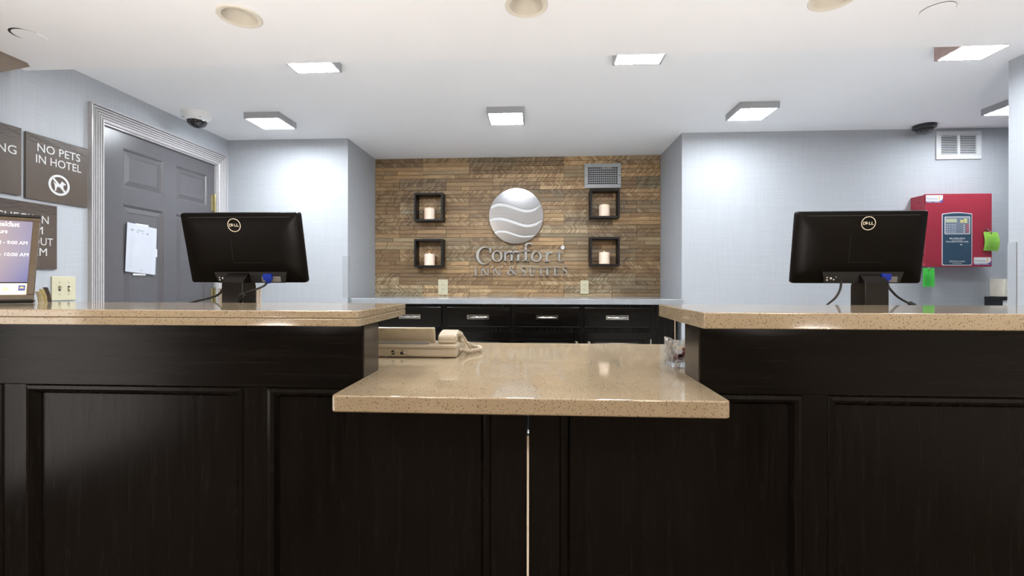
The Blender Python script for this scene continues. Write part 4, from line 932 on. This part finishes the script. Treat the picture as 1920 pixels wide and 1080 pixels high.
# leaflets fanned behind it
LB = Vector((-1.684, 1.500, ZU+0.0005))
for k, (mt, nm) in enumerate((('leaflet_dark', 'dark leaflet, rearmost of those beside the tilted screen'), ('leaflet_olive', 'olive leaflet in the middle of those beside the tilted screen'), ('leaflet_cream', 'cream leaflet, foremost of those beside the tilted screen'))):
    b = B(); n = 6; P = []
    for i in range(n+1):
        s_ = i/n; P.append((0.012*k*0.0 + 0.010*math.sin(s_*2.2), 0.055*s_-0.010*s_*s_))
    hgt = (0.052, 0.046, 0.038)[k]; x_ = -0.026 + 0.016*(2-k)*0.4; sl = 0.028
    b.prism([(x*0.42, z) for x, z in ((-0.006, 0), (0.030, 0), (0.024, hgt*0.5), (0.008, hgt), (-0.022, hgt), (-0.010, hgt*0.55))], (0, 0, 0), *WB, 0.003)
    o = b.build('leaflet', mt); o.location = LB + Vector((x_, 0.014-0.007*k, 0)); o.rotation_euler = (math.radians(4), 0, 0.5); tag(o, nm, 'leaflet', 'leaflets beside the tilted screen')

# ------------------------------------------------------------------ desk phone
ph = thing('desk_phone', 'beige desk telephone with corded handset on the low counter', 'telephone', (-0.52, 1.70, ZL))
px1, px0, py0, py1 = -0.284, -0.74, 1.603, 1.815
def pbox(name, mat, *a, bev=0.0, **k): return box(*a).build(name, mat, ph, world=True, bevel=bev, **k)
b = B(); b.prism([(py0, ZL+0.0015), (py1-0.01, ZL+0.0015), (py1, ZL+0.012), (py1-0.004, ZL+0.022), (py0+0.05, ZL+0.052), (py0+0.004, ZL+0.046), (py0+0.001, ZL+0.030)], (px0, 0, 0), *WL, px1-px0); b.build('body', 'phone_beige', ph, world=True, bevel=0.004)
pbox('body_seam', 'port_grey', px0+0.002, px1+0.0006, py0+0.0004, py0+0.002, ZL+0.0295, ZL+0.0308)
pbox('body_lip', 'phone_beige_light', px0, px1+0.003, py0-0.002, py0+0.05, ZL+0.034, ZL+0.0445, bev=0.002)
b = B()
for k in range(40): x = px0+0.02+k*0.0088; b.prism([(0, 0), (0.0042, 0), (0.0085, 0.012), (0.0043, 0.012)], (x, py0+0.006, ZL+0.0445), (1, 0, 0), (0, 0.35, 0.94), -0.002) if x < -0.385 else None
b.build('louvers', 'phone_beige_light', ph, world=True)
pbox('louver_recess', 'port_grey', px0+0.01, -0.380, py0+0.005, py0+0.012, ZL+0.0440, ZL+0.0545)
b = B(); b.prism([(0, 0), (0.010, 0), (-0.004, 0.056), (-0.010, 0.0575), (-0.016, 0.054)], (px0+0.01, py0+0.030, ZL+0.047), (0, 1, 0), (0, 0, 1), -0.372+0.02-px0-0.01-0.012); 
o = b.build('display_flap', 'phone_beige_light', ph, world=True, bevel=0.002)
b = B()
for k in range(46):
    x = px0+0.016+k*0.0078
    if x < -0.372: b.prism([(0.0002, 0.0), (0.0032, 0.0), (0.0032, 0.036), (0.0002, 0.036)], (x, py0+0.029, ZL+0.050), (1, 0, 0), (0, -0.27, 0.96), 0.0016)
b.build('flap_ribs', 'phone_beige', ph, world=True)
b = B()
for k in range(46):
    x = px0+0.016+k*0.0078
    if x < -0.372: b.box(x, x+0.0042, py0+0.0155, py0+0.0185, ZL+0.0905, ZL+0.0955)
b.build('flap_slots', 'leaflet_olive', ph, world=True)
# handset lying front to back on the right
hs = B(); hx0, hx1 = -0.352, -0.286
hs.prism([(py0+0.012, ZL+0.047), (py0+0.050, ZL+0.050), (py0+0.060, ZL+0.066), (py0+0.145, ZL+0.056), (py0+0.150, ZL+0.034), (py0+0.195, ZL+0.026), (py0+0.202, ZL+0.048), (py0+0.165, ZL+0.074), (py0+0.085, ZL+0.090), (py0+0.045, ZL+0.086), (py0+0.014, ZL+0.076)], (hx0, 0, 0), *WL, hx1-hx0)
hs.build('handset', 'phone_beige_light', ph, world=True, bevel=0.008, seg=3)
pbox('handset_seam', 'port_grey', hx0+0.004, hx1-0.004, py0+0.0118, py0+0.014, ZL+0.0625, ZL+0.0635)
for x in (-0.508, -0.476, -0.392): pbox('socket', 'dark_slot', x-0.0055, x+0.0055, py0+0.0002, py0+0.003, ZL+0.010, ZL+0.024)
b = B(); b.prism([(0, 0), (0.128, 0), (0.128, 0.017), (0, 0.017)], (-0.452, py0+0.0012, ZL+0.009), *WB, 0.0012); b.build('name_plate', 'phone_beige_light', ph, world=True)
b = B(); b.tube(smooth_path([(-0.392, py0, ZL+0.017), (-0.405, py0-0.006, ZL+0.012), (-0.43, py0-0.008, ZL+0.007), (-0.46, py0-0.007, ZL+0.016), (-0.487, py0-0.007, ZL+0.0245), (-0.505, py0-0.008, ZL+0.018), (-0.53, py0-0.012, ZL+0.004)], 6), 0.0013, 6); b.build('line_cord', 'phone_beige_light', ph, world=True, smooth=True)
# coiled cord
base = smooth_path([(-0.283, py0+0.055, ZL+0.018), (-0.268, py0+0.06, ZL+0.019), (-0.255, py0+0.075, ZL+0.013), (-0.235, py0+0.10, ZL+0.011), (-0.218, py0+0.14, ZL+0.012), (-0.225, py0+0.185, ZL+0.012), (-0.255, py0+0.205, ZL+0.014), (-0.29, py0+0.20, ZL+0.035)], 30)
pts = []
for i, p in enumerate(base):
    q = base[min(i+1, len(base)-1)]; r_ = base[max(i-1, 0)]; td = (Vector(q)-Vector(r_)).normalized(); u_ = td.orthogonal().normalized() if i == 0 else (uprev - td*uprev.dot(td)).normalized(); uprev = u_; w_ = td.cross(u_)
    e_ = min(1, i/12, (len(base)-1-i)/12); pts.append(Vector(p) + (u_*math.cos(i*1.1) + w_*math.sin(i*1.1))*0.0062*e_)
b = B(); b.tube(pts, 0.0024, 6); b.build('coiled_cord', 'phone_beige_light', ph, world=True, smooth=True)
b = B(); b.tube(smooth_path([(-0.30, py0+0.035, ZL+0.078), (-0.280, py0+0.05, ZL+0.080), (-0.266, py0+0.07, ZL+0.062), (-0.255, py0+0.09, ZL+0.035), (-0.245, py0+0.12, ZL+0.012), (-0.236, py0+0.14, ZL+0.008)], 6), 0.0038, 8); b.build('cord_lead', 'phone_beige_light', ph, world=True, smooth=True)

# ------------------------------------------------------------------ cut-glass holder with sweets
gl = thing('glass_holder', 'square cut-glass sweet holder beside the right raised end', 'holder', (0.456, 1.500, ZL))
rnd = random.Random(4); b = B(); nx = 10; rings = []; hs_ = 0.042
def sq_pts(h, seed, jit):
    r_ = random.Random(seed); P = []
    for s_ in range(4):
        for k in range(nx):
            t_ = -1+2*k/nx; x, y = ((t_, -1), (1, t_), (-t_, 1), (-1, -t_))[s_]
            j = 1 + jit*r_.uniform(-1, 1)*(1 if k else 0.3); P.append((h*x*j, h*y*j))
    return P
HZ = [0.001, 0.006, 0.018, 0.030, 0.042, 0.054, 0.066, 0.076]
for i, z in enumerate(HZ):
    rings.append([b.bm.verts.new((x, y, z)) for x, y in sq_pts(hs_*(0.93 if i == 0 else 1.0), i, 0.07 if 0 < i < 7 else 0.01)])
top = []
for k in range(4*nx):
    x, y = sq_pts(hs_*1.03, 99, 0)[k]; top.append((x, y, 0.081 + 0.006*math.cos(2*PI*k/nx)))
rings.append([b.bm.verts.new(p) for p in top]); rings.append([b.bm.verts.new((x*0.88, y*0.88, z)) for x, y, z in top])
for z in (0.066, 0.040, 0.014): rings.append([b.bm.verts.new((x, y, z)) for x, y in sq_pts(hs_*0.86, 5, 0.0)])
k = 4*nx
for r0, r1 in zip(rings, rings[1:]):
    for i in range(k): b.bm.faces.new((r0[i], r0[(i+1) % k], r1[(i+1) % k], r1[i]))
b.bm.faces.new(rings[0][::-1]); b.bm.faces.new(rings[-1]); b.build('glass_body', 'clear_glass', gl)
cd = None
for i, (x, y, z) in enumerate(((0.012, -0.012, 0.020), (-0.014, 0.010, 0.020), (0.016, 0.014, 0.032), (-0.008, -0.014, 0.034), (0.010, 0.000, 0.046))):
    p = (0.456+x, 1.50+y, ZL+z)
    if cd is None: cd = tag(B().lathe([(0.0005, -0.006), (0.009, -0.005), (0.011, 0), (0.009, 0.005), (0.0005, 0.006)], n=14).build('sweet', 'candy_red', smooth=True), 'small red sweet in the cut-glass holder', 'sweet', 'red sweets in the glass'); o = cd
    else: o = clone(cd)
    o.location = p; o.rotation_euler = (0.5*i, 0.3, 0)

# ------------------------------------------------------------------ red alarm cabinet
al = thing('alarm_panel', 'red fire alarm control cabinet with blue keypad on the right wall', 'alarm panel', (2.905, YB, 1.24))
ya = 3.372; rx0, rx1, rz0, rz1 = 2.686, 3.125, 1.241, 1.747
box(rx0+0.004, rx1-0.004, ya+0.012, YB-0.0005, rz0+0.004, rz1-0.004).build('case', 'alarm_red', al, world=True, bevel=0.003)
box(rx0, rx1, ya, ya+0.016, rz0, rz1).build('door', 'alarm_red', al, world=True, bevel=0.003)
B().lathe([(0.011, -0.003), (0.011, 0.0), (0.006, 0.0005), (0.006, 0.003)], (rx0+0.004, ya+0.07, rz1-0.05), 14, 'X', cap0=True).build('knockout', 'alarm_red', al, world=True)
for z in (1.70, 1.30): B().lathe([(0.0055, -0.035), (0.0055, 0.035)], (rx0-0.002, ya+0.014, z), 10, cap0=True, cap1=True).build('hinge', 'alarm_red', al, world=True, smooth=True)
kx0, kx1, kz0, kz1 = 2.795, 2.993, 1.250, 1.618
top = [(kx0+(kx1-kx0)*i/12, kz1-0.010+0.010*math.sin(PI*i/12)) for i in range(13)]
out = [(kx0+0.008, kz0), (kx1-0.008, kz0), (kx1, kz0+0.008)] + top[::-1] + [(kx0, kz0+0.008)]
b = B(); b.prism(out, (0, ya, 0), *WB, 0.002); b.build('keypad_border', 'white_print', al, world=True)
cxk, czk = (kx0+kx1)/2, (kz0+kz1)/2
b = B(); b.prism([(cxk+(x-cxk)*0.955, czk+(z-czk)*0.972) for x, z in out], (0, ya-0.002, 0), *WB, 0.001); b.build('keypad_face', 'alarm_blue', al, world=True)
yk = ya-0.003
b = B(); b.prism(rrect(2.811, 2.978, 1.466, 1.588, 0.006), (0, yk, 0), *WB, 0.001); b.build('window_border', 'white_print', al, world=True)
b = B(); b.prism(rrect(2.816, 2.973, 1.471, 1.583, 0.004), (0, yk-0.001, 0), *WB, 0.0006); b.build('keypad_window', 'keypad_grey', al, world=True)
yk2 = yk-0.0016
box(2.818, 2.890, yk2-0.001, yk2, 1.548, 1.572).build('display_window', 'lcd_green', al, world=True)
for x, z, w_, h_, mt in [(2.912+0.024*i, 1.545+0.0105*j, 0.020, 0.008, 'key_yellow') for i in (0, 1) for j in range(3 if i else 2)] + [(2.950, 1.478+0.0155*j, 0.018, 0.009, 'key_red') for j in range(4)] + [(2.820+0.0165*i, 1.476+0.0165*j, 0.012, 0.010, 'key_grey') for i in range(4) for j in range(4)] + [(2.934, 1.478+0.0155*j, 0.006, 0.006, 'white_print') for j in range(4)]:
    box(x, x+w_, yk2-0.002, yk2, z, z+h_).build('key', mt, al, world=True)
b = B(); yl = ya-0.0031
lettering('', 'MS-9200UDLS', '', None, (cxk, yl, 1.432), *WB, w=0.100, h=0.010, bold=0.02, align='C', b=b); b.box(cxk-0.036, cxk+0.036, yl-0.0005, yl, 1.4245, 1.4265)
lettering('', 'FIRE ALARM CONTROL PANEL', '', None, (cxk, yl, 1.410), *WB, w=0.148, h=0.009, bold=0.02, align='C', b=b)
lettering('', 'FIRE•LITE ALARMS', '', None, (cxk+0.008, yl, 1.2745), *WB, w=0.085, h=0.008, bold=0.01, align='C', b=b); lettering('', 'by Honeywell', '', None, (cxk, yl, 1.2605), *WB, w=0.060, h=0.009, bold=0.01, align='C', b=b)
annulus(b, ellipse(cxk-0.044, 1.2785, 0.0062, 0.0062, n=16), ellipse(cxk-0.044, 1.2785, 0.0045, 0.0045, n=16), (0, yl, 0), *WB, 0.0005)
b.prism([(cxk+0.018, 1.394), (cxk+0.026, 1.390), (cxk+0.034, 1.394), (cxk+0.026, 1.398)], (0, yl, 0), *WB, 0.0005)
b.build('panel_lettering', 'white_print', al, world=True)
for x0, z0 in ((2.690, 1.686), (3.006, 1.254)):
    b = B(); b.prism(rrect(x0, x0+0.112, z0, z0+0.052, 0.004), (0, ya, 0), *WB, 0.0006); o = b.build('sticker', 'white_print', al, world=True, label='white company sticker')
    def sub(bb, nm, mt):
        oo = bb.build(nm, mt, al, world=True); oo.parent = o; return oo
    b = B(); b.prism([(x0, z0), (x0+0.112, z0), (x0+0.112, z0+0.030), (x0+0.104, z0+0.016), (x0+0.08, z0+0.009), (x0, z0+0.009)], (0, ya-0.0007, 0), *WB, 0.0003); sub(b, 'sticker_band', 'sticker_purple')
    b = B(); lettering('', 'Protection', '', None, (x0+0.006, ya-0.0008, z0+0.021), *WB, w=0.070, h=0.015, b=b); sub(b, 'sticker_print', 'sticker_text')
    b = B(); b.prism([(x0+0.081, z0+0.038), (x0+0.087, z0+0.046), (x0+0.091, z0+0.046), (x0+0.091, z0+0.018), (x0+0.086, z0+0.018), (x0+0.086, z0+0.038)], (0, ya-0.0008, 0), *WB, 0.0003); sub(b, 'sticker_numeral', 'sticker_orange')
    b = B(); lettering('', 'a Security Company', '', None, (x0+0.006, ya-0.0011, z0+0.0022), *WB, w=0.098, h=0.0045, b=b) if False else b.box(x0+0.006, x0+0.045, ya-0.0014, ya-0.0010, z0+0.003, z0+0.006); b.box(x0+0.052, x0+0.098, ya-0.0014, ya-0.0010, z0+0.003, z0+0.006); sub(b, 'sticker_rule', 'white_print')
B().lathe([(0.007, -0.008), (0.008, -0.002), (0.008, 0.0)], (3.088, ya, 1.497), 12, 'Y', cap0=True).build('lock', 'chrome', al, world=True, smooth=True)
# tags
def tag_card(label, mat, x0, x1, z0, z1, y, curl, lines):
    t = thing('inspection_tag', label, 'tag', ((x0+x1)/2, y, z0)); b = B(); n = 8; V, Fc = [], []
    for j in range(n+1):
        v = j/n
        for i in range(5):
            u_ = i/4; V.append((x0+(x1-x0)*u_ + 0.004*math.sin(v*3)*curl, y - curl*0.012*math.sin(v*PI*1.1)*(0.4+u_*0.6), z0+(z1-z0)*v - 0.004*u_*curl))
    for j in range(n):
        for i in range(4): k = j*5+i; Fc.append((k, k+1, k+6, k+5))
    V2 = [(x, yy+0.0008, z) for x, yy, z in V]; m_ = len(V); b.quads(V+V2, Fc+[tuple(m_+q for q in f[::-1]) for f in Fc]); b.build('card', mat, t, world=True, smooth=True)
    b = B()
    for k in range(lines):
        v = 0.15+0.62*k/lines; yy = y - curl*0.012*math.sin(v*PI*1.1); z = z0+(z1-z0)*v; b.box(x0+(x1-x0)*0.12, x0+(x1-x0)*(0.6+0.3*((k*7) % 3)/2), yy-0.0038*1.0-0.001, yy-0.0034, z, z+0.0016)
    b.build('print_lines', 'tag_ink', t, world=True)
    B().lathe([(0.006, -0.001), (0.006, 0.001), (0.0028, 0.001), (0.0028, -0.001)], ((x0+x1)/2, y-0.004, z1-0.010), 14, 'Y').build('eyelet', 'brass', t, world=True)
    b = B(); b.tube([((x0+x1)/2, y-0.004, z1-0.010), ((x0+x1)/2-0.002, y-0.002, z1+0.004), ((x0+x1)/2-0.012, y+0.004, z1+0.012)], 0.0008, 5); b.build('tie', 'white_plastic', t, world=True)
tag_card('curled lime green tag hanging from the red cabinet lock', 'tag_lime', 3.060, 3.152, 1.352, 1.482, ya-0.010, 1.0, 6)
tag_card('bright green tag hanging below the red cabinet', 'tag_green', 2.672, 2.748, 1.103, 1.232, ya+0.002, 0.15, 7)

# ------------------------------------------------------------------ odds and ends at the right edge
t = thing('wall_dispenser', 'cream box over a black bracket by the right partition edge', 'dispenser', (3.262, YB, 0.96))
box(3.232, 3.320, 3.40, YB-0.0005, 1.033, 1.158).build('box', 'trim_cream', t, world=True, bevel=0.003)
b = B(); b.box(3.197, 3.33, 3.39, YB-0.0005, 1.010, 1.032); b.box(3.197, 3.212, 3.39, YB-0.0005, 0.95, 1.011); b.build('bracket', 'black_hood', t, world=True); box(3.213, 3.33, 3.395, 3.41, 0.95, 1.009).build('insert', 'white_plastic', t, world=True)
# clear corner guards
b = B(); b.prism([(XR-0.003, YRE-0.040), (XR-0.003, YRE+0.003), (XR+0.035, YRE+0.003), (XR+0.035, YRE+0.001), (XR-0.001, YRE+0.001), (XR-0.001, YRE-0.040)][::-1], (0, 0, 0.868), (1, 0, 0), (0, 1, 0), 0.463); struct(b.build('trim_1', 'clear_vinyl'))
box(XR-0.0030, XR-0.0001, YRE-0.0420, YRE-0.0405, 0.87, 1.331).build('edge_line', 'port_grey', bpy.data.objects['trim_1'])
b = B(); b.prism([(AL-0.040, YB-0.003), (AL+0.003, YB-0.003), (AL+0.003, YB+0.035), (AL+0.001, YB+0.035), (AL+0.001, YB-0.001), (AL-0.040, YB-0.001)], (0, 0, 1.008), (1, 0, 0), (0, 1, 0), 0.322); struct(b.build('trim_2', 'clear_vinyl'))
